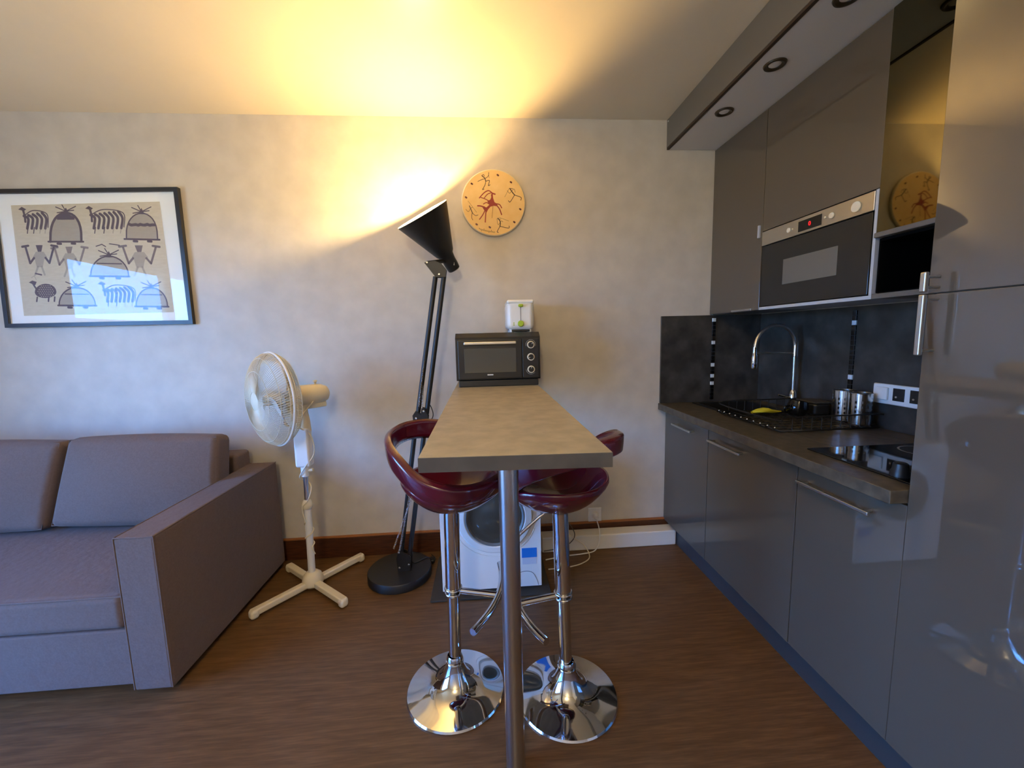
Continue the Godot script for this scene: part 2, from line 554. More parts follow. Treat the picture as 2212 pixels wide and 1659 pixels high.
func print_image() -> Image:
	var W := 930
	var H := 702
	var im := Image.create(W, H, false, Image.FORMAT_RGB8)
	var f := FastNoiseLite.new()
	f.seed = 2
	f.frequency = 0.05
	for y in H:
		for x in W:
			var k := f.get_noise_2d(x * 0.3, y) * 0.5 + 0.5
			im.set_pixel(x, y, rgb8(214, 202, 176).lerp(rgb8(200, 186, 160), k))
	var at := func(x, y):
		var u: float = (x - 120.0 - (y - 300.0) * 0.1026) / 1550.0
		return Vector2(u * W, (y - 300.0 + 30.0 * u) / 1170.0 * H)
	var ink := rgb8(74, 58, 76)
	var soft := Color(rgb8(120, 108, 104), 0.42)
	# huts: outline, cap with feathers, foot blocks; x, y of the base left corner, width, height, style
	for h in [[510, 680, 345, 300, 0], [1305, 660, 340, 270, 1], [935, 1050, 390, 210, 2], [600, 1360, 370, 190, 3], [1390, 1375, 330, 200, 4]]:
		var x: float = h[0]
		var y: float = h[1]
		var w: float = h[2]
		var t: float = h[3]
		var dome := []
		for i in 17:
			var a := PI * i / 16.0
			dome.append_array([x + w * 0.5 - cos(a) * w * (0.47 if h[4] < 2 else 0.5), y - pow(sin(a), 0.7 if h[4] < 2 else 1.0) * t])
		fill(im, pp(dome, at), soft)
		stroke(im, pp(dome, at), 15.0 if h[4] == 0 else 8.0, ink)
		stroke(im, pp([x - 10, y, x + w + 10, y + 5], at), 11, ink)
		for k in [0.25, 0.68]:
			stroke(im, pp([x + w * k, y + 22, x + w * k + 34, y + 24], at), 14, ink)
		if h[4] == 0:
			fill(im, pp([x + w * 0.24, y - t * 0.84, x + w * 0.5, y - t * 1.0, x + w * 0.76, y - t * 0.84, x + w * 0.76, y - t * 0.76, x + w * 0.24, y - t * 0.76], at), ink)
		elif h[4] == 1:
			var wv := []
			for i in 12:
				wv.append_array([x + 40 + i * (w - 80) / 11.0, y - t * 0.58 + 12 * absf(sin(i * 1.2))])
			stroke(im, pp(wv, at), 18, ink)
		else:
			stroke(im, pp([x + w * 0.18, y - t * 0.64, x + w * 0.82, y - t * 0.62], at), 7, ink)
		var cx := x + w * 0.5
		var cy := y - t * 1.02
		fill(im, pp([cx - 34, cy + 16, cx, cy - 48, cx + 34, cy + 16], at), ink)
		for k in [[-105, -55], [-90, 5], [100, -60], [80, -20], [-40, -75]]:
			stroke(im, pp([cx, cy - 10, cx + k[0], cy + k[1]], at), 6, ink)
	# striped beasts
	for z in [[270, 350, 215, 200], [960, 345, 320, 210], [1080, 1140, 290, 190]]:
		var x: float = z[0]
		var y: float = z[1]
		var w: float = z[2]
		var t: float = z[3]
		var n := int(w / 48.0) + 1
		for i in n:
			var bx := x + 20 + (w - 30) * i / (n - 1.0)
			stroke(im, curve2(pp([bx - 40, y + 20 + 40 * (1.0 - float(i) / n), bx + 5, y + t * 0.45, bx - 6, y + t * 0.95], at)), 16, ink)
		stroke(im, curve2(pp([x - 20, y + 60, x + w * 0.35, y + 4, x + w, y + 40, x + w + 12, y + t * 0.9], at)), 6, ink)
		stroke(im, curve2(pp([x - 5, y + t * 0.6, x - 12, y + 60, x - 30, y - 10], at)), 13, ink)
		fill(im, pp([x - 75, y - 8, x - 40, y - 34, x + 5, y - 8, x - 20, y + 8], at), ink)
		for k in [0.1, 0.4, 0.7, 0.95]:
			stroke(im, pp([x + w * k, y + t * 0.9, x + w * k - 8, y + t * 1.2], at), 6, soft if k > 0.5 else ink)
	# dotted beast
	var bl := []
	for i in 20:
		var a := TAU * i / 20.0
		bl.append_array([468 + cos(a) * 112, 1215 + sin(a) * 88 * (1.0 if sin(a) < 0 else 0.75)])
	fill(im, pp(bl, at), ink)
	for i in 9:
		for j in 7:
			var q := Vector2(375 + i * 23 + 10 * (j % 2), 1150 + j * 19)
			if q.distance_to(Vector2(468, 1210)) < 88:
				stroke(im, pp([q.x, q.y, q.x + 6, q.y], at), 5, rgb8(176, 162, 140))
	for k in [380, 500, 560]:
		stroke(im, pp([k, 1270, k - 6, 1315], at), 9, ink)
	stroke(im, curve2(pp([370, 1180, 345, 1140, 330, 1110], at)), 10, ink)
	fill(im, pp([295, 1110, 330, 1090, 375, 1105, 360, 1140], at), ink)
	stroke(im, pp([320, 1060, 350, 1040, 370, 1080], at), 4, soft)
	# figures with raised arms
	for m in [[410, 860, 1.0, 1.0], [720, 880, 0.55, 1.05], [1445, 870, 0.7, 1.15]]:
		var x: float = m[0]
		var y: float = m[1]
		var k: float = m[3]
		var c := Color(ink, m[2])
		fill(im, pp([x - 70 * k, y - 20, x - 40 * k, y - 75, x + 40 * k, y - 75, x + 75 * k, y - 20, x + 45 * k, y + 10, x + 30 * k, y + 90, x - 30 * k, y + 90, x - 50 * k, y + 10], at), soft)
		fill(im, pp([x - 40 * k, y - 145, x + 30 * k, y - 145, x + 16 * k, y - 75, x - 18 * k, y - 75], at), c)
		for s in [-1.0, 1.0]:
			stroke(im, pp([x + s * 60 * k, y - 10, x + s * 100 * k, y + 45, x + s * 145 * k, y - 120], at), 13, c)
			stroke(im, pp([x + s * 120 * k, y - 140, x + s * 180 * k, y - 130], at), 14, c)
			stroke(im, pp([x + s * 20 * k, y + 85, x + s * 50 * k, y + 170], at), 12, soft)
	stroke(im, pp([365, 1015, 425, 1030], at), 9, ink)
	for l in [[1000, 735, 1060, 715, 1100, 740], [1140, 710, 1240, 725]]:
		stroke(im, pp(l, at), 6, ink)
	return im


# ---------------------------------------------------------------- the setting
func room() -> void:
	var w: Material = mats["wall plaster"]
	struct("floor", span(Sh.new(), Vector3(LEFT - 0.2, -0.12, -0.2), Vector3(RIGHT + 0.2, 0, REAR + 0.2), 0.0005), mats["floor vinyl wood"], "dark brown wood-look floor with fine streaky grain")
	struct("ceiling", span(Sh.new(), Vector3(LEFT - 0.2, CEIL, -0.2), Vector3(RIGHT + 0.2, CEIL + 0.15, REAR + 0.2), 0.0005), mats["ceiling paint"], "cream painted ceiling lit warm by the arm lamp")
	struct("wall_back", span(Sh.new(), Vector3(LEFT - 0.2, 0, -0.2), Vector3(RIGHT + 0.2, CEIL, 0), 0.0005), w, "pale grey brushed plaster wall behind sofa and bar")
	struct("wall_right", span(Sh.new(), Vector3(RIGHT, 0, 0), Vector3(RIGHT + 0.2, CEIL, REAR), 0.0005), w, "pale wall behind the kitchen units")
	struct("wall_rear", span(Sh.new(), Vector3(LEFT - 0.2, 0, REAR), Vector3(RIGHT + 0.2, CEIL, REAR + 0.2), 0.0005), w, "pale wall at the rear of the room")
	var s := Sh.new()
	var z0 := 1.25
	var z1 := 3.4
	var y0 := 0.12
	var y1 := 2.16
	span(s, Vector3(LEFT - 0.2, 0, 0), Vector3(LEFT, CEIL, z0), 0.0005)
	span(s, Vector3(LEFT - 0.2, 0, z1), Vector3(LEFT, CEIL, REAR), 0.0005)
	span(s, Vector3(LEFT - 0.2, y1, z0), Vector3(LEFT, CEIL, z1), 0.0005)
	span(s, Vector3(LEFT - 0.2, 0, z0), Vector3(LEFT, y0, z1), 0.0005)
	struct("wall_left", s, w, "pale wall holding the tall window")
	var win := Node3D.new()
	win.name = "window_1"
	add_child(win)
	win.set_meta("kind", "structure")
	win.set_meta("label", "tall white framed window on the left wall")
	win.set_meta("category", "window")
	org = Vector3.ZERO
	s = Sh.new()
	for a in [[y0, y0 + 0.06], [y1 - 0.06, y1], [1.56, 1.60]]:
		span(s, Vector3(LEFT - 0.13, a[0], z0), Vector3(LEFT - 0.06, a[1], z1), 0.006)
	for a in [[z0, z0 + 0.07], [z1 - 0.07, z1], [2.36, 2.46]]:
		span(s, Vector3(LEFT - 0.13, y0, a[0]), Vector3(LEFT - 0.06, y1, a[1]), 0.006)
	part("window_frame", s, mats["white paint"], win)
	part("pane", span(Sh.new(), Vector3(LEFT - 0.1, y0, z0), Vector3(LEFT - 0.096, y1, z1), 0.0005), mats["clear pane"], win)
	# baseboard in one length, oak-coloured cap edge along the top
	s = span(Sh.new(), Vector3(LEFT, 0, 0), Vector3(1.2, 0.128, 0.018), 0.002)
	var bb := struct("baseboard_back", s, mats["brown baseboard wood"], "dark brown wooden baseboard along the plaster wall")
	part("cap_edge", span(Sh.new(), Vector3(LEFT, 0.128, 0), Vector3(1.2, 0.138, 0.02), 0.003), mats["oak edge"], bb)
	# boxed-in pipes on the floor
	s = span(Sh.new(), Vector3(0.33, 0, 0.022), Vector3(1.196, 0.098, 0.115), 0.008, 2)
	single("pipe_box", s, mats["white paint"], "low white pipe casing along the floor under the wall socket", "pipe casing", Vector3(0.76, 0, 0.07))


# ---------------------------------------------------------------- kitchen
func bar_handle(under: Node3D, z0: float, z1: float, y: float, x: float) -> void:
	var s := Sh.new()
	span(s, Vector3(x - 0.034, y - 0.006, z0), Vector3(x - 0.024, y + 0.006, z1), 0.003, 2)
	for z in [z0 + 0.02, z1 - 0.02]:
		rod(s, Vector3(x - 0.028, y, z), Vector3(x, y, z), 0.005)
	part("handle", s, mats["brushed steel"], under)


func kitchen() -> void:
	var lac: Material = mats["grey lacquer"]
	var xf := 1.16
	var names := ["narrow grey gloss base cabinet in the corner below the sink", "wide grey gloss base cabinet below the dish rack", "grey gloss base cabinet under the cooktop, long handle"]
	var zs := [[0.004, 0.5, 0.15, 0.37], [0.503, 1.1, 0.54, 0.8], [1.102, 1.4905, 1.13, 1.41]]
	for i in 3:
		var a = zs[i]
		var t := thing("base_cabinet", names[i], "cabinet", Vector3(1.45, 0.126, (a[0] + a[1]) * 0.5), "grey gloss base cabinets")
		part("body", span(Sh.new(), Vector3(xf + 0.021, 0.127, a[0]), Vector3(1.76, 0.7 if i == 0 else 0.862, a[1])), mats["grey satin panel"], t)
		var d := part("door", span(Sh.new(), Vector3(xf, 0.127, a[0] + 0.0015), Vector3(xf + 0.019, 0.858, a[1] - 0.001), 0.0015, 2), lac, t)
		bar_handle(d, a[2], a[3], 0.8, xf)
	single("plinth", span(Sh.new(), Vector3(1.2, 0, 0.004), Vector3(1.22, 0.124, 2.09)), mats["grey plinth"], "blue-grey plinth strip along the floor under the cabinets", "plinth", Vector3(1.21, 0, 1.05))
	# worktop with a cut-out for the sink
	var s := Sh.new()
	var sx0 := 1.33
	var sx1 := 1.66
	var sz0 := 0.07
	var sz1 := 0.48
	span(s, Vector3(1.109, 0.864, 0.003), Vector3(sx0, 0.904, 1.487), 0.003)
	span(s, Vector3(sx1, 0.864, 0.003), Vector3(1.778, 0.904, 1.487), 0.002)
	span(s, Vector3(sx0, 0.864, 0.003), Vector3(sx1, 0.904, sz0), 0.001)
	span(s, Vector3(sx0, 0.864, sz1), Vector3(sx1, 0.904, 1.487), 0.001)
	single("worktop", s, mats["dark worktop laminate"], "dark grey laminate kitchen worktop with the sink", "worktop", Vector3(1.44, 0.864, 0.75))
	var t := thing("kitchen_sink", "black sink basin set in the worktop near the corner", "sink", Vector3(1.51, 0.7, 0.275))
	s = Sh.new()
	span(s, Vector3(sx0 - 0.02, 0.904, sz0 - 0.02), Vector3(sx0 + 0.008, 0.91, sz1 + 0.02), 0.002)
	span(s, Vector3(sx1 - 0.008, 0.904, sz0 - 0.02), Vector3(sx1 + 0.02, 0.91, sz1 + 0.02), 0.002)
	span(s, Vector3(sx0, 0.904, sz0 - 0.02), Vector3(sx1, 0.91, sz0 + 0.008), 0.002)
	span(s, Vector3(sx0, 0.904, sz1 - 0.008), Vector3(sx1, 0.91, sz1 + 0.02), 0.002)
	part("rim", s, mats["black plastic"], t)
	s = Sh.new()
	span(s, Vector3(sx0 + 0.002, 0.72, sz0 + 0.002), Vector3(sx1 - 0.002, 0.726, sz1 - 0.002), 0.001)
	span(s, Vector3(sx0 + 0.002, 0.72, sz0 + 0.002), Vector3(sx0 + 0.008, 0.905, sz1 - 0.002), 0.001)
	span(s, Vector3(sx1 - 0.008, 0.72, sz0 + 0.002), Vector3(sx1 - 0.002, 0.905, sz1 - 0.002), 0.001)
	span(s, Vector3(sx0 + 0.002, 0.72, sz0 + 0.002), Vector3(sx1 - 0.002, 0.905, sz0 + 0.008), 0.001)
	span(s, Vector3(sx0 + 0.002, 0.72, sz1 - 0.008), Vector3(sx1 - 0.002, 0.905, sz1 - 0.002), 0.001)
	part("basin", s, mats["black plastic"], t)
	part("drain", cyl(Sh.new(), Vector3(1.51, 0.726, 0.28), Vector3(1.51, 0.73, 0.28), 0.035), mats["chrome"], t)
	# backsplash panels with mosaic strips
	t = thing("backsplash", "dark slate splashback on the plaster wall, left of the corner", "splashback", Vector3(1.44, 0.905, 0.01), "dark slate splashbacks")
	part("panel", span(Sh.new(), Vector3(1.118, 0.905, 0.001), Vector3(1.776, 1.453, 0.016), 0.001), mats["slate backsplash"], t)
	mosaic(t, Vector3(1.455, 0, 0.019), Vector3(0.021, 0.021, 0.008), [1.412, 1.282, 1.15, 1.07, 1.017])
	t = thing("backsplash", "dark slate splashback on the side wall behind sockets and pots", "splashback", Vector3(1.772, 0.905, 0.75), "dark slate splashbacks")
	part("panel", span(Sh.new(), Vector3(1.764, 0.905, 0.018), Vector3(1.779, 1.453, 1.488), 0.001), mats["slate backsplash"], t)
	mosaic(t, Vector3(1.761, 0, 0.672), Vector3(0.008, 0.021, 0.021), [1.37, 1.11])
	# socket strip
	t = thing("socket_strip", "white socket strip with two black outlets on the splashback", "socket", Vector3(1.758, 1.06, 0.91))
	part("plate", span(Sh.new(), Vector3(1.752, 1.018, 0.797), Vector3(1.7635, 1.106, 1.06), 0.005, 2), mats["white plastic"], t)
	part("switch_key", span(Sh.new(), Vector3(1.742, 1.037, 0.816), Vector3(1.753, 1.092, 0.87), 0.004, 2), mats["white enamel"], t)
	for z in [0.912, 0.982]:
		var so := part("outlet", span(Sh.new(), Vector3(1.7495, 1.038, z - 0.024), Vector3(1.7525, 1.092, z + 0.024), 0.001), mats["black plastic"], t)
		part("pin", rod(Sh.new(), Vector3(1.747, 1.055, z - 0.008), Vector3(1.751, 1.055, z - 0.008), 0.004), mats["brushed steel"], so)
	faucet()
	counter_things()
	# cooktop
	t = thing("cooktop", "black glass cooktop at the near end of the worktop", "cooktop", Vector3(1.46, 0.904, 1.27))
	part("glass", span(Sh.new(), Vector3(1.2, 0.9045, 1.09), Vector3(1.7, 0.91, 1.46), 0.002), mats["black glass"], t)
	for p in [[1.56, 1.19], [1.56, 1.36]]:
		part("ring_mark", lathe(Sh.new(), [Vector2(0.066, 0.9101), Vector2(0.069, 0.9103), Vector2(0.072, 0.9101)], 40, Transform3D(Basis.IDENTITY, Vector3(p[0], 0, p[1]))), mats["grey seal"], t)
	part("knob", lathe(Sh.new(), [Vector2(0, 0.91), Vector2(0.024, 0.91), Vector2(0.023, 0.924), Vector2(0.02, 0.93), Vector2(0.018, 0.948), Vector2(0.014, 0.951), Vector2(0, 0.951)], 24, Transform3D(Basis.IDENTITY, Vector3(1.232, 0, 1.4))), mats["black plastic"], t)
	# wall cabinets
	var xu := 1.434
	t = thing("wall_cabinet", "narrow grey wall cabinet next to the plaster wall", "cabinet", Vector3(1.6, 1.455, 0.23), "grey wall cabinets")
	part("body", span(Sh.new(), Vector3(xu + 0.02, 1.456, 0.003), Vector3(1.76, 2.43, 0.455)), mats["grey satin panel"], t)
	var d := part("door", span(Sh.new(), Vector3(xu, 1.458, 0.003), Vector3(xu + 0.019, 2.43, 0.4555), 0.0015, 2), lac, t)
	part("handle", span(Sh.new(), Vector3(xu - 0.012, 1.82, 0.436), Vector3(xu, 1.882, 0.446), 0.002), mats["carcass edge"], d, "small pale edge pull")
	part("handle", span(Sh.new(), Vector3(xu - 0.012, 1.456, 0.24), Vector3(xu, 1.468, 0.41), 0.002), mats["brushed steel"], d, "steel bottom pull")
	t = thing("wall_cabinet", "wide grey wall cabinet with lift door above the microwave", "cabinet", Vector3(1.6, 1.455, 0.76), "grey wall cabinets")
	s = Sh.new()
	span(s, Vector3(xu + 0.02, 1.845, 0.46), Vector3(1.76, 2.43, 1.066))
	part("body", s, mats["grey satin panel"], t)
	part("door", span(Sh.new(), Vector3(xu, 1.848, 0.4595), Vector3(xu + 0.019, 2.43, 1.0665), 0.0015, 2), lac, t)
	s = Sh.new()
	span(s, Vector3(xu - 0.002, 1.456, 0.46), Vector3(1.76, 1.47, 1.067), 0.001)
	span(s, Vector3(xu - 0.002, 1.47, 1.0555), Vector3(1.76, 1.845, 1.067), 0.001)
	part("niche_panel", s, mats["carcass edge"], t, "pale panel edges round the microwave niche")
	microwave(xu)
	# extractor hood in tinted mirror glass
	t = thing("extractor_hood", "tinted mirror glass extractor hood above the cooktop, reflecting the clock", "hood", Vector3(1.6, 1.455, 1.28))
	part("body", span(Sh.new(), Vector3(xu + 0.03, 1.7, 1.08), Vector3(1.76, 2.43, 1.486)), mats["black void"], t)
	part("glass_panel", span(Sh.new(), Vector3(xu - 0.002, 1.69, 1.0685), Vector3(xu + 0.006, 2.43, 1.487), 0.001), mats["tinted mirror"], t)
	part("visor", span(Sh.new(), Vector3(xu - 0.012, 1.672, 1.0685), Vector3(1.7, 1.69, 1.487), 0.003), mats["grey satin panel"], t)
	s = Sh.new()
	span(s, Vector3(1.7, 1.476, 1.07), Vector3(1.76, 1.67, 1.486))
	span(s, Vector3(xu + 0.01, 1.476, 1.07), Vector3(1.7, 1.67, 1.076))
	span(s, Vector3(xu + 0.01, 1.476, 1.48), Vector3(1.7, 1.67, 1.486))
	span(s, Vector3(xu + 0.01, 1.66, 1.076), Vector3(1.7, 1.671, 1.48))
	span(s, Vector3(xu + 0.01, 1.475, 1.076), Vector3(1.7, 1.48, 1.48))
	part("filter_box", s, mats["black void"], t)
	part("bottom_panel", span(Sh.new(), Vector3(xu - 0.002, 1.456, 1.0685), Vector3(1.76, 1.474, 1.487), 0.001), mats["grey satin panel"], t)
	# tall cabinet
	t = thing("tall_cabinet", "tall grey gloss cabinet at the right edge with steel bar handles", "cabinet", Vector3(1.46, 0.126, 1.79))
	part("body", span(Sh.new(), Vector3(xf + 0.021, 0.127, 1.492), Vector3(1.76, 2.43, 2.09)), mats["grey satin panel"], t)
	d = part("door", span(Sh.new(), Vector3(xf, 0.127, 1.4905), Vector3(xf + 0.019, 1.4335, 2.0885), 0.0015, 2), lac, t)
	part("handle", big_handle(1.278, 1.432), mats["brushed steel"], d)
	d = part("door", span(Sh.new(), Vector3(xf, 1.4365, 1.4905), Vector3(xf + 0.019, 2.43, 2.0885), 0.0015, 2), lac, t)
	part("handle", big_handle(1.438, 1.488), mats["brushed steel"], d)
	# bulkhead with downlights
	t = thing("lighting_bulkhead", "grey ceiling bulkhead running above the wall cabinets", "bulkhead", Vector3(1.45, 2.432, 1.05))
	part("soffit", span(Sh.new(), Vector3(1.152, 2.434, 0.003), Vector3(1.778, 2.455, 2.3), 0.001), mats["soffit white"], t)
	part("fascia", span(Sh.new(), Vector3(1.133, 2.444, 0.003), Vector3(1.151, 2.598, 2.3), 0.001), mats["grey satin panel"], t)
	part("groove", span(Sh.new(), Vector3(1.134, 2.432, 0.003), Vector3(1.149, 2.4435, 2.3), 0.001), mats["dark brown groove"], t)
	part("screw_head", cyl(Sh.new(), Vector3(1.1335, 2.585, 0.02), Vector3(1.131, 2.585, 0.02), 0.004, 12, 0.0005), mats["white plastic"], t)
	var which := ["unlit round downlight nearest the plaster wall in the bulkhead", "unlit round downlight in the middle of the bulkhead", "unlit round downlight cut by the top edge of the picture"]
	for i in 3:
		var z = [0.416, 0.766, 1.1][i]
		var at := Vector3(1.235, 2.434, z)
		t = thing("downlight", which[i], "downlight", at, "recessed downlights")
		part("ring", lathe(Sh.new(), [Vector2(0.023, 0), Vector2(0.0245, -0.003), Vector2(0.034, -0.007), Vector2(0.04, -0.006), Vector2(0.043, -0.0005)], 36, Transform3D(Basis.IDENTITY, at), 20.0), mats["bronze ring"], t)
		part("lens", lathe(Sh.new(), [Vector2(0, -0.0055), Vector2(0.012, -0.005), Vector2(0.02, -0.003), Vector2(0.0235, -0.0005)], 28, Transform3D(Basis.IDENTITY, at)), mats["frosted bulb"], t)


func big_handle(y0: float, y1: float) -> Sh:
	var s := Sh.new()
	span(s, Vector3(1.112, y0, 1.508), Vector3(1.124, y1, 1.522), 0.003, 2)
	for y in [y0 + 0.012, y1 - 0.012]:
		rod(s, Vector3(1.12, y, 1.515), Vector3(1.1605, y, 1.515), 0.0032)
	return s


func mosaic(under: Node3D, at: Vector3, size: Vector3, silver: Array) -> void:
	var y := 0.93
	while y < 1.44:
		var shiny := false
		for k in silver:
			if absf(k - y) < 0.0118:
				shiny = true
		part("mosaic_tile", box(Sh.new(), Vector3(at.x, y, at.z), size, 0.001), mats["silver tile"] if shiny else mats["black tile"], under)
		y += 0.0235


func microwave(xu: float) -> void:
	var t := thing("microwave", "built-in microwave with black door and steel control strip", "microwave", Vector3(1.6, 1.472, 0.76))
	part("body", span(Sh.new(), Vector3(xu + 0.03, 1.473, 0.464), Vector3(1.75, 1.843, 1.054)), mats["black plastic"], t)
	var d := part("door", span(Sh.new(), Vector3(xu + 0.002, 1.474, 0.462), Vector3(xu + 0.028, 1.771, 1.046), 0.002, 2), mats["microwave glass"], t)
	part("viewing_window", span(Sh.new(), Vector3(xu, 1.566, 0.612), Vector3(xu + 0.003, 1.682, 0.908), 0.001), mats["microwave screen"], d)
	var p := part("control_strip", span(Sh.new(), Vector3(xu - 0.004, 1.774, 0.462), Vector3(xu + 0.028, 1.843, 1.054), 0.002, 2), mats["brushed steel"], t)
	part("display", span(Sh.new(), Vector3(xu - 0.0055, 1.784, 0.7), Vector3(xu - 0.0035, 1.829, 0.826), 0.001), mats["black glass"], p)
	for k in [[0.646, 0.011], [0.669, 0.004], [0.845, 0.004], [0.876, 0.012], [0.984, 0.02]]:
		part("knob", cyl(Sh.new(), Vector3(xu - 0.004, 1.807, k[0]), Vector3(xu - 0.01, 1.807, k[0]), k[1], 24, 0.0015), mats["cream plastic"], p)
	var o := MeshInstance3D.new()
	o.name = "display_digit"
	var tm := TextMesh.new()
	tm.text = "0"
	tm.font_size = 22
	tm.pixel_size = 0.0011
	tm.depth = 0.001
	o.mesh = tm
	o.material_override = mats["red display digit"]
	p.add_child(o, true)
	o.position = Vector3(xu - 0.0062, 1.807, 0.765) - org
	o.rotation.y = -PI / 2


func faucet() -> void:
	var b := Vector3(1.715, 0.904, 0.375)
	var t := thing("kitchen_faucet", "chrome kitchen faucet with tall arched hose spout", "faucet", b)
	part("base", lathe(Sh.new(), [Vector2(0, 0), Vector2(0.027, 0), Vector2(0.027, 0.006), Vector2(0.02, 0.012), Vector2(0.018, 0.1), Vector2(0.012, 0.115), Vector2(0, 0.115)], 24, Transform3D(Basis.IDENTITY, b)), mats["chrome"], t)
	part("lever", tube(Sh.new(), [b + Vector3(-0.015, 0.07, 0), b + Vector3(-0.075, 0.088, -0.01)], 0.006, 10), mats["chrome"], t)
	var p := [b + Vector3(0, 0.11, 0)]
	p.append(b + Vector3(-0.002, 0.3, 0.0))
	for i in 13:
		var a := PI * i / 12.0
		p.append(Vector3(b.x - 0.002 - 0.127 + cos(a) * 0.127, 1.24 + sin(a) * 0.138, b.z + 0.03 * i / 12.0))
	part("spout", tube(Sh.new(), smooth_path(p, 3), 0.0085, 12), mats["dull chrome"], t)
	var e := Vector3(b.x - 0.256, 1.245, b.z + 0.03)
	var coil := Sh.new()
	cyl(coil, b + Vector3(0, 0.3, 0), b + Vector3(0, 0.38, 0), 0.013, 16)
	part("collar", coil, mats["chrome"], t)
	part("spray_head", lathe(Sh.new(), [Vector2(0, -0.1), Vector2(0.011, -0.1), Vector2(0.015, -0.09), Vector2(0.016, -0.04), Vector2(0.011, -0.02), Vector2(0.01, 0.015), Vector2(0, 0.015)], 20, Transform3D(Basis.IDENTITY, e)), mats["chrome"], t)
	part("support_arm", rod(Sh.new(), b + Vector3(0, 0.318, 0.0), e + Vector3(0, -0.012, 0), 0.004), mats["brushed steel"], t)


func counter_things() -> void:
	# dish rack over the sink side
	var x0 := 1.275
	var x1 := 1.725
	var z0 := 0.41
	var z1 := 0.86
	var t := thing("dish_rack", "black wire dish rack standing on the worktop by the sink", "dish rack", Vector3(1.5, 0.91, 0.625))
	var s := Sh.new()
	tube(s, smooth_path([Vector3(x0 + 0.03, 0.975, z0), Vector3(x1 - 0.03, 0.975, z0), Vector3(x1, 0.975, z0 + 0.03), Vector3(x1, 0.975, z1 - 0.03), Vector3(x1 - 0.03, 0.975, z1), Vector3(x0 + 0.03, 0.975, z1), Vector3(x0 + 0.01, 0.955, z1 - 0.03), Vector3(x0 + 0.01, 0.955, z0 + 0.03)], 4, true), 0.0035, 6, true)
	part("top_rail", s, mats["black metal"], t)
	s = Sh.new()
	tube(s, [Vector3(x0, 0.916, z0), Vector3(x1, 0.916, z0), Vector3(x1, 0.916, z1), Vector3(x0, 0.916, z1)], 0.005, 6, true)
	part("base_frame", s, mats["black metal"], t)
	for i in 10:
		var z := lerpf(z0 + 0.0, z1 - 0.03, i / 9.0)
		var w := part("wire", tube(Sh.new(), smooth_path([Vector3(x0 - 0.004, 0.924, z), Vector3(x0 + 0.02, 0.918, z), Vector3(x1 - 0.02, 0.918, z), Vector3(x1, 0.94, z), Vector3(x1, 0.974, z)], 3), 0.0022, 6), mats["black metal"], t)
		part("wire_tip", lathe(Sh.new(), [Vector2(0, -0.005), Vector2(0.004, -0.003), Vector2(0.005, 0), Vector2(0.004, 0.003), Vector2(0, 0.005)], 10, Transform3D(Basis.IDENTITY, Vector3(x0 - 0.005, 0.925, z)), 80.0), mats["chrome"], w)
	for i in 9:
		var x := lerpf(x0 + 0.05, x1 - 0.04, i / 8.0)
		part("wire", tube(Sh.new(), smooth_path([Vector3(x, 0.974, z1), Vector3(x, 0.925, z1 - 0.002), Vector3(x, 0.92, z1 - 0.03), Vector3(x, 0.92, z0 + 0.03), Vector3(x, 0.925, z0), Vector3(x, 0.974, z0)], 3), 0.002, 6), mats["black metal"], t)
	# things in and by the rack
	s = Sh.new()
	var P := []
	for i in 15:
		var u := i / 14.0
		var row := []
		var c := Vector3(lerpf(1.36, 1.545, u), 0.937 + 0.008 * sin(u * 5.0), 0.53 + 0.02 * sin(u * 4.0 + 1.0))
		var r := 0.022 * pow(sin(PI * clampf(u, 0.03, 0.97)), 0.5) * (1.0 - 0.45 * u)
		for j in 14:
			var a := TAU * j / 14.0
			row.append(c + Vector3(0, sin(a) * r * 0.7, cos(a) * r * 1.5) * (1.0 + 0.12 * sin(3.0 * a + u * 9.0)))
		P.append(row)
	grid(s, P, false, true, -1.0)
	single("cleaning_cloth", s, mats["yellow cloth"], "bright yellow rolled cleaning cloth lying in the dish rack", "cloth", Vector3(1.45, 0.921, 0.53))
	var c2 := Vector3(1.552, 0.923, 0.6)
	t = thing("mug", "shiny black round mug standing in the dish rack", "mug", c2)
	part("bowl", lathe(Sh.new(), [Vector2(0, 0), Vector2(0.03, 0), Vector2(0.043, 0.018), Vector2(0.046, 0.045), Vector2(0.04, 0.075), Vector2(0.036, 0.078), Vector2(0.041, 0.045), Vector2(0.03, 0.01), Vector2(0, 0.006)], 28, Transform3D(Basis(Vector3.FORWARD, 0.2), c2)), mats["black glass"], t)
	part("grip", tube(Sh.new(), smooth_path([c2 + Vector3(-0.043, 0.055, 0.01), c2 + Vector3(-0.068, 0.05, 0.014), c2 + Vector3(-0.066, 0.026, 0.014), c2 + Vector3(-0.043, 0.02, 0.01)], 4), 0.005, 8), mats["black glass"], t)
	var c3 := Vector3(1.67, 0.923, 0.57)
	t = thing("food_container", "dark brown lidded container in the rack behind the mug", "container", c3)
	part("tub", box(Sh.new(), c3 + Vector3(0.0, 0.032, 0), Vector3(0.085, 0.06, 0.12), 0.014, Transform3D.IDENTITY, 3), mats["black plastic"], t)
	part("lid", box(Sh.new(), c3 + Vector3(0, 0.066, 0), Vector3(0.09, 0.009, 0.125), 0.004, Transform3D.IDENTITY, 2), mats["rubber mat"], t)
	pot(Vector3(1.704, 0.9205, 0.705), 0.05, "perforated steel cutlery pot, the one nearer the faucet", true)
	pot(Vector3(1.692, 0.9205, 0.803), 0.05, "perforated steel cutlery pot in the rack by the socket strip", false)


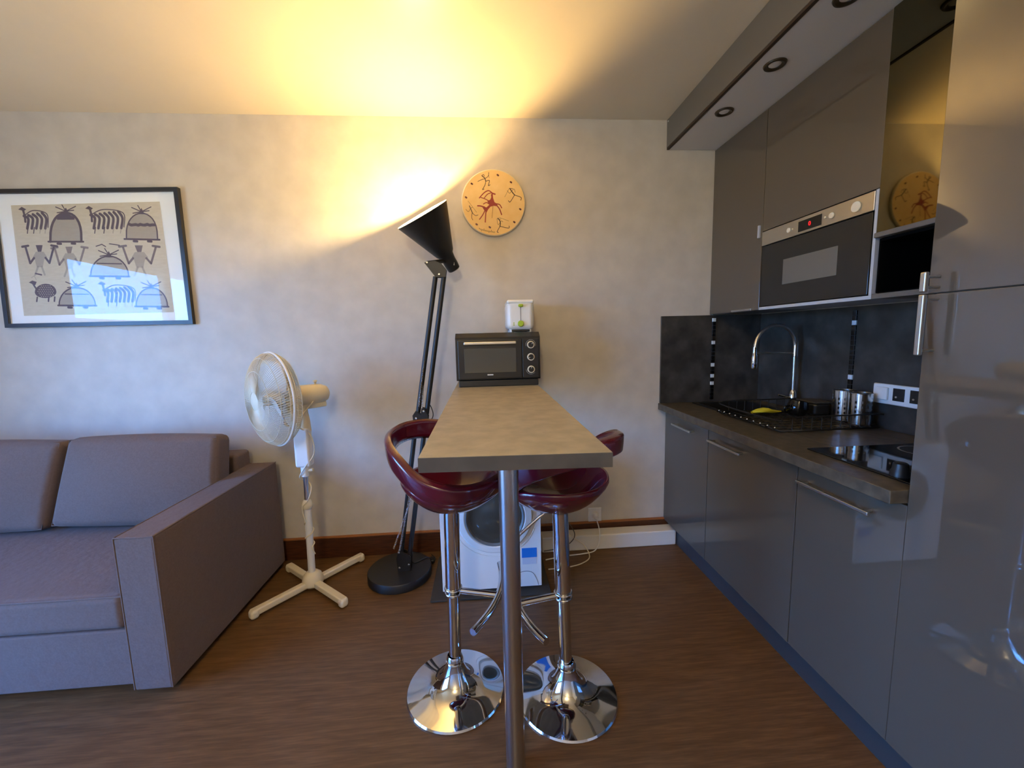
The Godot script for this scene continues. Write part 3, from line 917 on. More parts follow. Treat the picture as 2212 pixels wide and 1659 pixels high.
func pot(at: Vector3, turn: float, label: String, first: bool) -> void:
	var t := thing("cutlery_pot", label, "pot", at, "perforated steel cutlery pots")
	var r := 0.0435 if first else 0.042
	var h := 0.14
	var s := Sh.new()
	var seg := 36
	var rows := 13
	# wall as a net with real square openings
	for i in rows:
		for j in seg:
			if i > 2 and i < rows - 3 and i % 2 == 1 and j % 3 == 0:
				continue
			var a := TAU * j / seg + turn
			var b := TAU * (j + 1) / seg + turn
			var ca := Vector3(cos(a), 0, sin(a))
			var cb := Vector3(cos(b), 0, sin(b))
			var y0 := Vector3.UP * h * i / rows
			var y1 := Vector3.UP * h * (i + 1) / rows
			s.quad(at + ca * r + y0, at + cb * r + y0, at + cb * r + y1, at + ca * r + y1, ca, cb, cb, ca)
			var q := r - 0.0012
			s.quad(at + ca * q + y0, at + cb * q + y0, at + cb * q + y1, at + ca * q + y1, -ca, -cb, -cb, -ca)
	part("wall", s, mats["satin steel"], t)
	part("bottom", cyl(Sh.new(), at, at + Vector3.UP * 0.003, r - 0.002, 32, 0.0008), mats["brushed steel"], t)
	part("lip", tube(Sh.new(), ring_pts(at + Vector3.UP * h, r, 36), 0.002, 6, true), mats["chrome"], t)


func ring_pts(c: Vector3, r: float, n: int, ax := Vector3.UP) -> Array:
	var f := frame_to(c, ax)
	var o := []
	for i in n:
		var a := TAU * i / n
		o.append(f * Vector3(cos(a) * r, 0, sin(a) * r))
	return o


# ---------------------------------------------------------------- bar table and what stands on it
func bar() -> void:
	var t := thing("bar_table", "narrow grey bar table on one steel leg, against the wall", "table", Vector3(0.07, 0, 0.8))
	var a := Vector2(-0.15, 0.004)
	var b := Vector2(0.292, 0.004)
	var c := Vector2(0.282, 1.618)
	var d := Vector2(-0.15, 1.596)
	var flat := Transform3D(Basis(Vector3.RIGHT, Vector3.BACK, Vector3.DOWN), Vector3(0, 1.09, 0))
	part("tabletop", prism(Sh.new(), [a, b, c, d], flat, 0.034), mats["lamplit laminate top"], t)
	var e := Sh.new()
	prism(e, [d + Vector2(-0.0008, 0), c + Vector2(0.0008, 0), c + Vector2(0.0008, 0.0016), d + Vector2(-0.0008, 0.0016)], flat.translated(Vector3(0, -0.0008, 0)), 0.0334)
	part("shaded_edge_band", e, mats["shaded laminate edge"], t)  # dark strip painting the shade on the front of the tabletop
	var s := Sh.new()
	var p := Vector3(0.062, 0, 1.36)
	lathe(s, [Vector2(0, 0), Vector2(0.027, 0), Vector2(0.029, 0.003), Vector2(0.029, 1.04), Vector2(0.045, 1.048), Vector2(0.045, 1.055), Vector2(0, 1.055)], 40, Transform3D(Basis.IDENTITY, p), 30.0)
	part("leg", s, mats["brushed steel"], t)
	oven()


func oven() -> void:
	var t := thing("mini_oven", "black countertop mini oven with three knobs on the bar table", "oven", Vector3(0.08, 1.09, 0.2))
	var s := Sh.new()
	var x0 := -0.141
	var x1 := 0.305
	var yb := 1.124
	# body profile in y/z with a sloped upper front edge, run along x
	var along := Transform3D(Basis(Vector3.BACK, Vector3.UP, Vector3.LEFT), Vector3(x1, 0, 0))
	prism(s, [Vector2(0.03, yb), Vector2(0.34, yb), Vector2(0.345, yb + 0.005), Vector2(0.345, 1.342), Vector2(0.342, 1.35), Vector2(0.3, 1.373), Vector2(0.03, 1.373)], along, x1 - x0)
	part("body", s, mats["oven black"], t)
	part("base", span(Sh.new(), Vector3(x0 + 0.012, 1.0905, 0.04), Vector3(x1 - 0.012, yb, 0.352), 0.004), mats["black plastic"], t)
	s = Sh.new()
	span(s, Vector3(x0 + 0.012, 1.132, 0.345), Vector3(0.207, 1.336, 0.358), 0.004, 2)
	var d := part("door", s, mats["oven black"], t)
	part("door_glass", span(Sh.new(), Vector3(-0.096, 1.165, 0.357), Vector3(0.176, 1.292, 0.3595), 0.001), mats["oven window"], d)
	s = Sh.new()
	span(s, Vector3(-0.096, 1.312, 0.376), Vector3(0.176, 1.327, 0.385), 0.004, 2)
	for x in [-0.085, 0.165]:
		rod(s, Vector3(x, 1.319, 0.356), Vector3(x, 1.319, 0.38), 0.005)
	part("handle", s, mats["brushed steel"], d)
	part("logo", span(Sh.new(), Vector3(0.022, 1.1505, 0.358), Vector3(0.053, 1.156, 0.3588), 0.0002), mats["white plastic"], d, "small white maker's mark")
	part("control_panel", span(Sh.new(), Vector3(0.21, 1.132, 0.345), Vector3(0.297, 1.336, 0.356), 0.003), mats["oven black"], t)
	var i := 0
	for y in [1.306, 1.242, 1.176]:
		var c := Vector3(0.254, y, 0.356)
		var f := frame_to(c, Vector3.BACK)
		var k := part("knob", lathe(Sh.new(), [Vector2(0, 0.014), Vector2(0.013, 0.014), Vector2(0.0145, 0.011), Vector2(0.015, 0.0)].map(func(q): return q), 28, f), mats["oven black"], t)
		part("ring", lathe(Sh.new(), [Vector2(0.0145, 0), Vector2(0.0195, 0), Vector2(0.0195, 0.009), Vector2(0.017, 0.012), Vector2(0.0145, 0.0115)], 32, f), mats["cream plastic"], k)
		var a: float = [0.8, -2.8, 1.5][i]
		var m := Vector3(cos(a), sin(a), 0)
		part("pointer", rod(Sh.new(), c + m * 0.006 + Vector3.BACK * 0.0142, c + m * 0.013 + Vector3.BACK * 0.0142, 0.0014, 6), mats["white plastic"], k)
		i += 1
	# scale arcs
	s = Sh.new()
	for sc in [[1.306, -0.3, 3.4], [1.176, 3.2, 5.6]]:
		var p := []
		for j in 13:
			var a := lerpf(sc[1], sc[2], j / 12.0)
			p.append(Vector3(0.254 + cos(a) * 0.026, sc[0] + sin(a) * 0.026, 0.3562))
		tube(s, p, 0.0005, 4)
	part("dial_scale", s, mats["white plastic"], t)
	# toaster
	var b := Vector3(0.213, 1.373, 0.17)
	var o := thing("toaster", "white toaster with lime green dial on top of the mini oven", "toaster", b)
	s = Sh.new()
	var W := 0.075
	var H := 0.158
	box(s, b + Vector3(0, 0.013 + H * 0.5, -0.01), Vector3(W * 2, H, 0.22), 0.028, Transform3D.IDENTITY, 4)
	part("body", s, mats["white plastic"], o)
	part("top_rim", box(Sh.new(), b + Vector3(0, 0.013 + H - 0.006, -0.01), Vector3(W * 2 - 0.004, 0.02, 0.223), 0.009, Transform3D.IDENTITY, 3), mats["white enamel"], o)
	s = Sh.new()
	for x in [-0.05, 0.05]:
		for z in [-0.09, 0.07]:
			cyl(s, b + Vector3(x, 0.0005, z), b + Vector3(x, 0.02, z), 0.012, 12)
	part("foot", s, mats["white plastic"], o)
	part("crumb_tray", box(Sh.new(), b + Vector3(0, 0.009, -0.01), Vector3(0.1, 0.01, 0.19), 0.002), mats["black plastic"], o)
	part("slider_slot", box(Sh.new(), b + Vector3(0.0, 0.1, 0.1), Vector3(0.003, 0.08, 0.0012), 0.0003), mats["black plastic"], o)
	part("lever", box(Sh.new(), b + Vector3(0.0, 0.143, 0.108), Vector3(0.026, 0.016, 0.02), 0.006, Transform3D.IDENTITY, 3), mats["lime plastic"], o)
	part("dial", lathe(Sh.new(), [Vector2(0, 0.012), Vector2(0.013, 0.012), Vector2(0.0165, 0.008), Vector2(0.0175, 0)], 28, frame_to(b + Vector3(0.0, 0.046, 0.1), Vector3.BACK)), mats["lime plastic"], o)
	s = Sh.new()
	for y in [0.04, 0.05]:
		cyl(s, b + Vector3(-0.038, y, 0.0995), b + Vector3(-0.038, y, 0.1015), 0.0035, 10, 0.0005)
	part("button", s, mats["lime plastic"], o)


# ---------------------------------------------------------------- stools
func stool(label: String) -> Node3D:
	var t := thing("bar_stool", label, "stool", Vector3.ZERO, "burgundy bar stools")
	var p := [Vector2(0, 0), Vector2(0.186, 0), Vector2(0.188, 0.004), Vector2(0.184, 0.010)]
	for i in 12:
		var k := (i + 1) / 12.0
		p.append(Vector2(lerpf(0.184, 0.032, k), 0.010 + 0.028 * k + 0.072 * pow(k, 6.0)))
	p.append_array([Vector2(0.031, 0.118), Vector2(0.0345, 0.12), Vector2(0.0345, 0.126), Vector2(0.031, 0.128), Vector2(0.028, 0.142), Vector2(0.026, 0.145)])
	part("base", lathe(Sh.new(), p, 64, Transform3D.IDENTITY, 35.0), mats["chrome"], t)
	part("column", cyl(Sh.new(), Vector3(0, 0.13, 0), Vector3(0, 0.42, 0), 0.0235, 32), mats["chrome"], t)
	part("sleeve", cyl(Sh.new(), Vector3(0, 0.412, 0), Vector3(0, 0.735, 0), 0.0285, 32), mats["chrome"], t)
	var s := Sh.new()
	for y in [0.401, 0.419]:
		tube(s, ring_pts(Vector3(0, y, 0), 0.029, 32), 0.005, 8, true)
	part("collar", s, mats["chrome"], t)
	s = Sh.new()
	rod(s, Vector3(0.027, 0.41, 0), Vector3(0.17, 0.41, 0), 0.0115, 16)
	var q := []
	for i in 15:
		var k := i / 7.0 - 1.0
		q.append(Vector3(0.174 - 0.04 * k * k, 0.41, 0.2 * k))
	tube(s, q, 0.0125, 16)
	part("footrest", s, mats["chrome"], t)
	s = Sh.new()
	tube(s, smooth_path([Vector3(-0.01, 0.728, 0.012), Vector3(0.04, 0.722, 0.035), Vector3(0.135, 0.65, 0.07)], 4), 0.0055, 10)
	var lv := part("lever", s, mats["dull chrome"], t)
	part("lever_tip", cyl(Sh.new(), Vector3(0.131, 0.653, 0.0685), Vector3(0.141, 0.644, 0.0725), 0.007, 12), mats["white plastic"], lv)
	part("mount_plate", cyl(Sh.new(), Vector3(0, 0.732, 0), Vector3(0, 0.748, 0), 0.042, 32, 0.004), mats["black metal"], t)
	var seat := seat_band(false)
	part("seat", seat, mats["burgundy plastic"], t)
	part("backrest", seat_band(true), mats["burgundy plastic"], t)
	return t


const RIM := [1.025, 1.022, 1.013, 0.995, 0.964, 0.918, 0.892, 0.878, 0.876, 0.88]


func seat_pt(phi: float, s: float) -> Vector3:
	# phi 0 is the front lip, PI the back; the rim is high and level round the back half
	var d := absf(wrapf(phi - PI, -PI, PI)) / PI * 9.0
	var i := mini(int(d), 8)
	var rim := cubic_interpolate(RIM[i], RIM[i + 1], RIM[maxi(i - 1, 0)], RIM[mini(i + 2, 9)], d - i)
	var b := (1.0 - cos(phi)) * 0.5
	var R := 0.198 + 0.014 * b
	var th := s * PI * 0.5
	var r := R * sin(th)
	return Vector3(cos(phi) * r, 0.746 + (rim - 0.746) * (1.0 - cos(th)), sin(phi) * r)


func seat_band(back: bool) -> Sh:
	var P := []
	var m := 96
	var k := 12
	var half := 0.014 if back else 0.011
	var lim := deg_to_rad(104.0)
	for i in m:
		var phi := TAU * i / m
		var off := absf(wrapf(phi - PI, -PI, PI)) / lim
		var open := maxf(0.0, 1.0 - off * off)
		var lo := 0.0 if not back else 0.72 + 0.15 * open
		var hi := 1.0 if back else 0.72 - 0.155 * open
		if not back and open <= 0.0:
			hi = 0.735
		var outer := []
		var inner := []
		for j in k + 1:
			var s := lerpf(lo, hi, float(j) / k)
			s = maxf(s, 0.002)
			var c := seat_pt(phi, s)
			var du := seat_pt(phi, minf(s + 0.01, 1.0)) - seat_pt(phi, s - 0.01)
			var dv := seat_pt(phi + 0.02, maxf(s, 0.05)) - seat_pt(phi - 0.02, maxf(s, 0.05))
			var nn := dv.cross(du).normalized()
			if nn.dot(Vector3(cos(phi), -0.6, sin(phi))) < 0.0:
				nn = -nn
			var h := half * (0.75 if j == 0 or j == k else 1.0)
			outer.append(c + nn * h)
			inner.append(c - nn * h)
		var row := []
		row.append_array(outer)
		# rounded end
		var e: Vector3 = (outer[k] + inner[k]) * 0.5 + (outer[k] - outer[k - 1]).normalized() * half * 0.8
		row.append(e)
		inner.reverse()
		row.append_array(inner)
		if back:
			var e2: Vector3 = (outer[0] + inner[k]) * 0.5 - (outer[1] - outer[0]).normalized() * half * 0.8
			row.append(e2)
		P.append(row)
	return grid(Sh.new(), P, true, back, 1.0)


# ---------------------------------------------------------------- sofa
func sofa() -> void:
	var fab: Material = mats["grey sofa fabric"]
	var xr := -1.235
	var xl := -3.09
	var t := thing("sofa", "dark grey fabric sofa with straight arms against the wall", "sofa", Vector3(-2.16, 0, 0.55))
	part("base", span(Sh.new(), Vector3(xl + 0.15, 0.045, 0.1), Vector3(xr - 0.147, 0.275, 0.955), 0.008, 2), fab, t)
	var st := part("seat", box(Sh.new(), Vector3((xl + xr) * 0.5, 0.35, 0.565), Vector3(xr - xl - 0.298, 0.142, 0.8), 0.03, Transform3D.IDENTITY, 3, Vector3(0, 0.012, 0)), fab, t)
	var s := Sh.new()
	tube(s, smooth_path([Vector3(xl + 0.17, 0.413, 0.957), Vector3(-2.2, 0.415, 0.958), Vector3(xr - 0.2, 0.414, 0.958), Vector3(xr - 0.16, 0.41, 0.945)], 4), 0.004, 6)
	part("piping", s, fab, st)
	for a in [xr - 0.145, xl]:
		var c := Vector3(a + 0.0725, 0.34, 0.52)
		var arm := part("arm", box(Sh.new(), c, Vector3(0.145, 0.622, 0.9), 0.012, Transform3D.IDENTITY, 3), fab, t)
		s = Sh.new()
		for x in [a + 0.003, a + 0.142]:
			tube(s, [Vector3(x, 0.649, 0.075), Vector3(x, 0.649, 0.967)], 0.003, 6)
			tube(s, [Vector3(x, 0.649, 0.968), Vector3(x, 0.035, 0.968)], 0.003, 6)
		tube(s, [Vector3(a + 0.003, 0.649, 0.968), Vector3(a + 0.142, 0.649, 0.968)], 0.003, 6)
		part("piping", s, fab, arm)
	part("backrest", span(Sh.new(), Vector3(xl + 0.148, 0.06, 0.06), Vector3(xr - 0.147, 0.735, 0.2), 0.02, 3), fab, t)
	for x in [xl + 0.08, xr - 0.08]:
		for z in [0.14, 0.9]:
			part("foot", cyl(Sh.new(), Vector3(x, 0.001, z), Vector3(x, 0.032, z), 0.03, 16), mats["black plastic"], t)
	var where := [[-1.752, 0.655, -0.02, "grey sofa back cushion nearer the fan, leaning on the backrest"], [-2.535, 0.655, -0.02, "grey sofa back cushion cut by the left edge of the picture"]]
	for w in where:
		var at := Vector3(w[0], 0.43, 0.3)
		var c := thing("sofa_cushion", w[3], "cushion", at, "loose sofa back cushions")
		var xf := Transform3D(Basis(Vector3.RIGHT, -0.16) * Basis(Vector3.BACK, w[2]), Vector3(w[0], w[1] + 0.01, 0.325))
		var side := -1.0 if w[0] > -2.0 else 1.0   # the edge between the two cushions slants
		s = box(Sh.new(), Vector3.ZERO, Vector3(0.755, 0.44, 0.13), 0.035, Transform3D.IDENTITY, 3, Vector3(0, 0.012, 0.05))
		var hx := 0.368
		var hy := 0.211
		var seam := tube(Sh.new(), [Vector3(-hx, -hy, 0.052), Vector3(hx, -hy, 0.052), Vector3(hx, hy, 0.052), Vector3(-hx, hy, 0.052)], 0.003, 6, true)
		for q in [s, seam]:
			for i in q.v.size():
				var p: Vector3 = q.v[i]
				p.x += 0.17 * p.y * clampf(0.5 + side * p.x / 0.755, 0.0, 1.0)
				q.v[i] = xf * p
				q.n[i] = xf.basis * q.n[i]
		part("cover", s, fab, c)
		part("seam", seam, fab, c)


# ---------------------------------------------------------------- fan
func fan() -> void:
	var c := Vector3(-0.977, 0, 0.313)
	var t := thing("standing_fan", "cream standing fan with round wire cage beside the sofa", "fan", c)
	var cr: Material = mats["cream plastic"]
	var d1 := Vector3(0.2, 0, -0.247).normalized()
	var d3 := Vector3(0.237, 0, 0.2).normalized()
	for a in [[d1, 0.315], [-d1, 0.315], [d3, 0.31], [-d3, 0.275]]:
		var d: Vector3 = a[0]
		var l: float = a[1]
		var xf := Transform3D(Basis(d, Vector3.UP, d.cross(Vector3.UP)), c)
		var leg := part("leg", box(Sh.new(), Vector3(l * 0.5 + 0.01, 0.032, 0), Vector3(l - 0.02, 0.034, 0.038), 0.008, xf, 3), cr, t)
		part("end_cap", box(Sh.new(), Vector3(l - 0.015, 0.0255, 0), Vector3(0.042, 0.047, 0.044), 0.016, xf, 4), cr, leg)
	part("hub", lathe(Sh.new(), [Vector2(0, 0.012), Vector2(0.04, 0.012), Vector2(0.053, 0.025), Vector2(0.054, 0.05), Vector2(0.046, 0.075), Vector2(0.028, 0.092), Vector2(0, 0.095)], 28, Transform3D(Basis.IDENTITY, c)), cr, t)
	var p := func(y): return Vector3(lerpf(-0.98, -0.963, y / 0.9), y, 0.313)
	part("pole", cyl(Sh.new(), p.call(0.08), p.call(0.47), 0.0185, 24), mats["white plastic"], t)
	part("height_collar", lathe(Sh.new(), [Vector2(0, 0), Vector2(0.022, 0), Vector2(0.028, 0.008), Vector2(0.028, 0.025), Vector2(0.02, 0.045), Vector2(0.014, 0.05), Vector2(0, 0.05)], 24, Transform3D(Basis.IDENTITY, p.call(0.455))), cr, t)
	part("inner_pole", cyl(Sh.new(), p.call(0.5), p.call(0.66), 0.0125, 20), mats["dull chrome"], t)
	var s := Sh.new()
	cyl(s, p.call(0.635), p.call(0.7), 0.02, 20)
	var sl := part("sleeve", s, mats["white plastic"], t)
	part("clamp_knob", cyl(Sh.new(), p.call(0.665) + Vector3(0.018, 0, 0), p.call(0.665) + Vector3(0.043, 0.004, 0), 0.009, 14), cr, sl)
	part("control_box", box(Sh.new(), p.call(0.795), Vector3(0.076, 0.21, 0.062), 0.012, Transform3D(Basis.IDENTITY, Vector3.ZERO), 3), mats["white plastic"], t)
	s = Sh.new()
	lathe(s, [Vector2(0, 0.88), Vector2(0.034, 0.88), Vector2(0.03, 0.93), Vector2(0.024, 0.985), Vector2(0.02, 1.01), Vector2(0, 1.01)], 24, Transform3D(Basis.IDENTITY, Vector3(-0.956, 0, 0.303)))
	part("neck", s, cr, t)
	var ax := Vector3(-0.67, 0, 0.742).normalized()
	var rc := Vector3(-1.052, 1.068, 0.402)
	var f := frame_to(rc, ax)   # local y points out of the front
	s = Sh.new()
	lathe(s, [Vector2(0, -0.285), Vector2(0.02, -0.283), Vector2(0.04, -0.27), Vector2(0.051, -0.245), Vector2(0.054, -0.2), Vector2(0.056, -0.09), Vector2(0.05, -0.075), Vector2(0, -0.075)], 32, f)
	var mo := part("motor", s, cr, t)
	var at := rc - ax * 0.215 + Vector3.UP * 0.052
	part("oscillation_knob", lathe(Sh.new(), [Vector2(0, 0), Vector2(0.006, 0), Vector2(0.006, 0.012), Vector2(0.011, 0.014), Vector2(0.011, 0.022), Vector2(0, 0.024)], 16, Transform3D(Basis.IDENTITY, at)), cr, mo)
	part("gearbox", box(Sh.new(), Vector3(0, -0.185, -0.058), Vector3(0.05, 0.15, 0.03), 0.008, Transform3D(Basis(ax.cross(Vector3.UP), ax, ax.cross(Vector3.UP).cross(ax)), rc), 2), cr, mo)
	# cage
	var R := 0.233
	part("rim", tube(Sh.new(), ring_pts(rc, R, 72, ax), 0.006, 10, true), mats["white plastic"], t)
	var w: Material = mats["cream plastic"]
	for side in [1.0, -1.0]:
		s = Sh.new()
		var n := 120
		for i in n:
			var a := TAU * i / n
			var q := []
			for j in 8:
				var k := j / 7.0
				var th := PI * 0.5 * k
				var rr := lerpf(0.045, R, pow(sin(th), 0.8))
				var y: float = 0.085 * cos(th) * side * (1.0 if side > 0 else 0.95)
				var b := a + 0.25 * (1.0 - k)
				q.append(f * Vector3(cos(b) * rr, y, sin(b) * rr))
			tube(s, q, 0.0013, 3)
		for k in [0.3, 0.62, 0.88]:
			var th: float = PI * 0.5 * k
			var rr := lerpf(0.045, R, pow(sin(th), 0.8))
			tube(s, ring_pts(rc + ax * (0.085 * cos(th) * side), rr, 48, ax), 0.0015, 4, true)
		var g := part("front_cage" if side > 0 else "rear_cage", s, w, t)
		stuff(g)
		if side > 0:
			part("badge", lathe(Sh.new(), [Vector2(0, 0.09), Vector2(0.03, 0.089), Vector2(0.046, 0.083), Vector2(0.047, 0.078)].map(func(v): return v), 28, f), w, g)
	# blades
	part("spinner", lathe(Sh.new(), [Vector2(0, 0.045), Vector2(0.02, 0.042), Vector2(0.03, 0.03), Vector2(0.034, -0.03), Vector2(0, -0.03)], 24, f), mats["white plastic"], t)
	for b in 3:
		var a0 := TAU * b / 3.0 - PI / 2 + 0.1
		var top := []
		var bot := []
		for i in 13:
			var u := i / 12.0
			var rr := lerpf(0.03, 0.198, u)
			var wd := 0.03 + 0.115 * pow(sin(PI * clampf(u * 0.78 + 0.14, 0, 1)), 1.1)
			if i == 12:
				wd *= 0.55
			var rt := []
			var rb := []
			for j in 9:
				var v := j / 8.0 - 0.5
				var ang := a0 + v * wd * 1.05 / maxf(rr, 0.06)
				var y := -v * 0.085 * (1.0 - 0.35 * u) + 0.012 * (1.0 - 4.0 * v * v)
				rt.append(f * Vector3(cos(ang) * rr, y + 0.0012, sin(ang) * rr))
				rb.append(f * Vector3(cos(ang) * rr, y - 0.0012, sin(ang) * rr))
			top.append(rt)
			bot.append(rb)
		s = Sh.new()
		grid(s, top, false, false, -1.0)
		grid(s, bot, false, false, 1.0)
		part("blade", s, mats["white plastic"], t)
	# cord wound round the pole
	var cd := [rc - ax * 0.2 + Vector3(0.02, -0.03, 0.05), rc - ax * 0.13 + Vector3(0, -0.14, 0.05), p.call(0.86) + Vector3(0.044, 0, 0.01), p.call(0.76) + Vector3(0.056, 0, 0.01), p.call(0.69) + Vector3(0.012, 0, 0.034), p.call(0.63) + Vector3(-0.024, 0, 0.012), p.call(0.6) + Vector3(0.0, 0, -0.02), p.call(0.57) + Vector3(0.026, 0, 0.0), p.call(0.51) + Vector3(0.016, 0, 0.026), p.call(0.47) + Vector3(-0.016, 0, 0.028), p.call(0.4) + Vector3(-0.01, 0, 0.02)]
	for i in 10:
		var a := 2.0 + i * 1.25
		cd.append(p.call(0.38 - i * 0.016) + Vector3(cos(a), 0, sin(a)) * 0.0225)
	cd.append(p.call(0.2) + Vector3(0.03, 0.0, 0.015))
	part("cord", tube(Sh.new(), smooth_path(cd, 5), 0.0032, 8), cr, t)


# ---------------------------------------------------------------- lamp
func lamp() -> void:
	var c := Vector3(-0.513, 0, 0.262)
	var t := thing("floor_lamp", "black spring-arm floor lamp, its lit shade turned to the ceiling", "lamp", c)
	var bl: Material = mats["black metal"]
	part("base", lathe(Sh.new(), [Vector2(0, 0.001), Vector2(0.174, 0.001), Vector2(0.178, 0.005), Vector2(0.178, 0.046), Vector2(0.174, 0.051), Vector2(0, 0.051)], 64, Transform3D(Basis.IDENTITY, c)), bl, t)
	var z := 0.285
	var s := Sh.new()
	prism(s, [Vector2(-0.515, 0.0515), Vector2(-0.445, 0.0515), Vector2(-0.437, 0.13), Vector2(-0.452, 0.15), Vector2(-0.505, 0.175), Vector2(-0.52, 0.13)], Transform3D(Basis.IDENTITY, Vector3(0, 0, z - 0.02)), 0.005)
	prism(s, [Vector2(-0.515, 0.0515), Vector2(-0.445, 0.0515), Vector2(-0.437, 0.13), Vector2(-0.452, 0.15), Vector2(-0.505, 0.175), Vector2(-0.52, 0.13)], Transform3D(Basis.IDENTITY, Vector3(0, 0, z + 0.015)), 0.005)
	var br := part("bracket", s, bl, t)
	s = Sh.new()
	for q in [Vector2(-0.505, 0.075), Vector2(-0.453, 0.09), Vector2(-0.505, 0.165)]:
		cyl(s, Vector3(q.x, q.y, z - 0.024), Vector3(q.x, q.y, z + 0.025), 0.006, 12)
	part("bolt", s, mats["chrome"], br)
	var tubes := [[Vector3(-0.497, 0.14, z), Vector3(-0.371, 0.92, z)], [Vector3(-0.45, 0.13, z), Vector3(-0.322, 0.905, z)], [Vector3(-0.36, 0.955, z), Vector3(-0.234, 1.672, z)], [Vector3(-0.315, 0.945, z), Vector3(-0.19, 1.672, z)]]
	for a in tubes:
		s = Sh.new()
		rod(s, a[0], a[1], 0.0128, 14)
		part("arm_tube", s, bl, t)
	# elbow
	s = Sh.new()
	for o in [-0.022, 0.016]:
		prism(s, [Vector2(-0.385, 0.9), Vector2(-0.312, 0.885), Vector2(-0.305, 0.93), Vector2(-0.322, 0.975), Vector2(-0.338, 0.978), Vector2(-0.345, 0.94), Vector2(-0.37, 0.965), Vector2(-0.388, 0.94)], Transform3D(Basis.IDENTITY, Vector3(0, 0, z + o)), 0.005)
	var el := part("elbow", s, bl, t)
	s = Sh.new()
	for q in [Vector2(-0.37, 0.925), Vector2(-0.32, 0.91), Vector2(-0.328, 0.962)]:
		cyl(s, Vector3(q.x, q.y, z - 0.026), Vector3(q.x, q.y, z + 0.025), 0.006, 12)
	part("bolt", s, mats["chrome"], el)
	# springs: close coils drawn as ribbed rods
	for a in [[Vector3(-0.306, 1.27, z + 0.006), Vector3(-0.352, 0.985, z + 0.016)], [Vector3(-0.325, 1.1, z + 0.006), Vector3(-0.335, 0.985, z + 0.016)], [Vector3(-0.53, 0.19, z + 0.024), Vector3(-0.4, 0.52, z + 0.016)], [Vector3(-0.498, 0.175, z + 0.024), Vector3(-0.412, 0.56, z + 0.016)]]:
		s = Sh.new()
		var q := []
		var l: float = (a[1] - a[0]).length()
		var f := frame_to(a[0], a[1] - a[0])
		var turns := int(l / 0.007)
		for i in turns * 6 + 1:
			var k := float(i) / 6.0
			q.append(f * Vector3(cos(TAU * k) * 0.0045, l * k / turns, sin(TAU * k) * 0.0045))
		tube(s, q, 0.0014, 4)
		part("spring", s, mats["chrome"], t)
	# head
	var n := Vector3(-0.46, 0.82, 0.34).normalized()
	var rim := Vector3(-0.29, 1.993, 0.265)
	s = Sh.new()
	for o in [-0.018, 0.012]:
		prism(s, [Vector2(-0.287, 1.742), Vector2(-0.232, 1.668), Vector2(-0.18, 1.668), Vector2(-0.174, 1.705), Vector2(-0.197, 1.735), Vector2(-0.235, 1.752)], Transform3D(Basis.IDENTITY, Vector3(0, 0, z + o)), 0.006)
	var hb := part("head_bracket", s, bl, t)
	s = Sh.new()
	for q in [Vector2(-0.213, 1.682), Vector2(-0.272, 1.742)]:
		cyl(s, Vector3(q.x, q.y, z - 0.022), Vector3(q.x, q.y, z + 0.022), 0.006, 12)
	part("bolt", s, mats["chrome"], hb)
	part("head_link", rod(Sh.new(), Vector3(-0.272, 1.742, z), rim - n * 0.265, 0.011, 12), bl, hb)
	var f2 := frame_to(rim, n)
	# outer shade: from the closed housing end up to the rim
	s = Sh.new()
	lathe(s, [Vector2(0, -0.325), Vector2(0.028, -0.325), Vector2(0.034, -0.32), Vector2(0.037, -0.29), Vector2(0.037, -0.265), Vector2(0.042, -0.235), Vector2(0.052, -0.222), Vector2(0.146, -0.002), Vector2(0.1475, 0.0)], 56, f2, 30.0)
	part("shade", s, bl, t)
	s = Sh.new()
	lathe(s, [Vector2(0.1475, 0.0), Vector2(0.145, 0.0005), Vector2(0.1435, -0.002), Vector2(0.049, -0.221), Vector2(0, -0.224)], 56, f2, 30.0)
	part("shade_lining", s, mats["white lining"], t)
	part("switch", box(Sh.new(), rim - n * 0.3 + Vector3(0.012, 0.006, 0.0335), Vector3(0.004, 0.016, 0.006), 0.001), mats["white plastic"], t)
	s = Sh.new()
	lathe(s, [Vector2(0, -0.09), Vector2(0.02, -0.085), Vector2(0.031, -0.065), Vector2(0.034, -0.042), Vector2(0.029, -0.022), Vector2(0.016, -0.01), Vector2(0, -0.007)], 24, f2, 80.0)
	part("bulb", s, mats["glowing bulb"], t)
	part("socket", lathe(Sh.new(), [Vector2(0, -0.223), Vector2(0.02, -0.22), Vector2(0.022, -0.14), Vector2(0.016, -0.12), Vector2(0.014, -0.092), Vector2(0, -0.092)], 20, f2), mats["white lining"], t)
	var li := OmniLight3D.new()
	li.name = "bulb_light"
	li.light_color = Color(1.0, 0.85, 0.57)
	li.light_energy = LAMP_E
	li.light_size = 0.018
	li.omni_range = 8.0
	li.omni_attenuation = 2.0
	li.shadow_enabled = true
	t.add_child(li)
	li.position = rim - n * 0.03 - c
	# cord and floor switch
	part("cord", tube(Sh.new(), smooth_path([Vector3(-0.32, 1.0, z - 0.02), Vector3(-0.298, 0.985, z - 0.03), Vector3(-0.284, 0.93, z - 0.03), Vector3(-0.305, 0.89, z - 0.02), Vector3(-0.33, 0.86, z - 0.02), Vector3(-0.4, 0.45, z - 0.02), Vector3(-0.448, 0.15, z - 0.03), Vector3(-0.44, 0.058, z - 0.05), Vector3(-0.37, 0.055, 0.18), Vector3(-0.345, 0.02, 0.15), Vector3(-0.33, 0.006, 0.11), Vector3(-0.36, 0.005, 0.06)], 5), 0.0026, 7), mats["black plastic"], t)
	part("foot_switch", box(Sh.new(), Vector3(-0.347, 0.014, 0.14), Vector3(0.034, 0.026, 0.05), 0.009, Transform3D.IDENTITY, 3), mats["black plastic"], t)


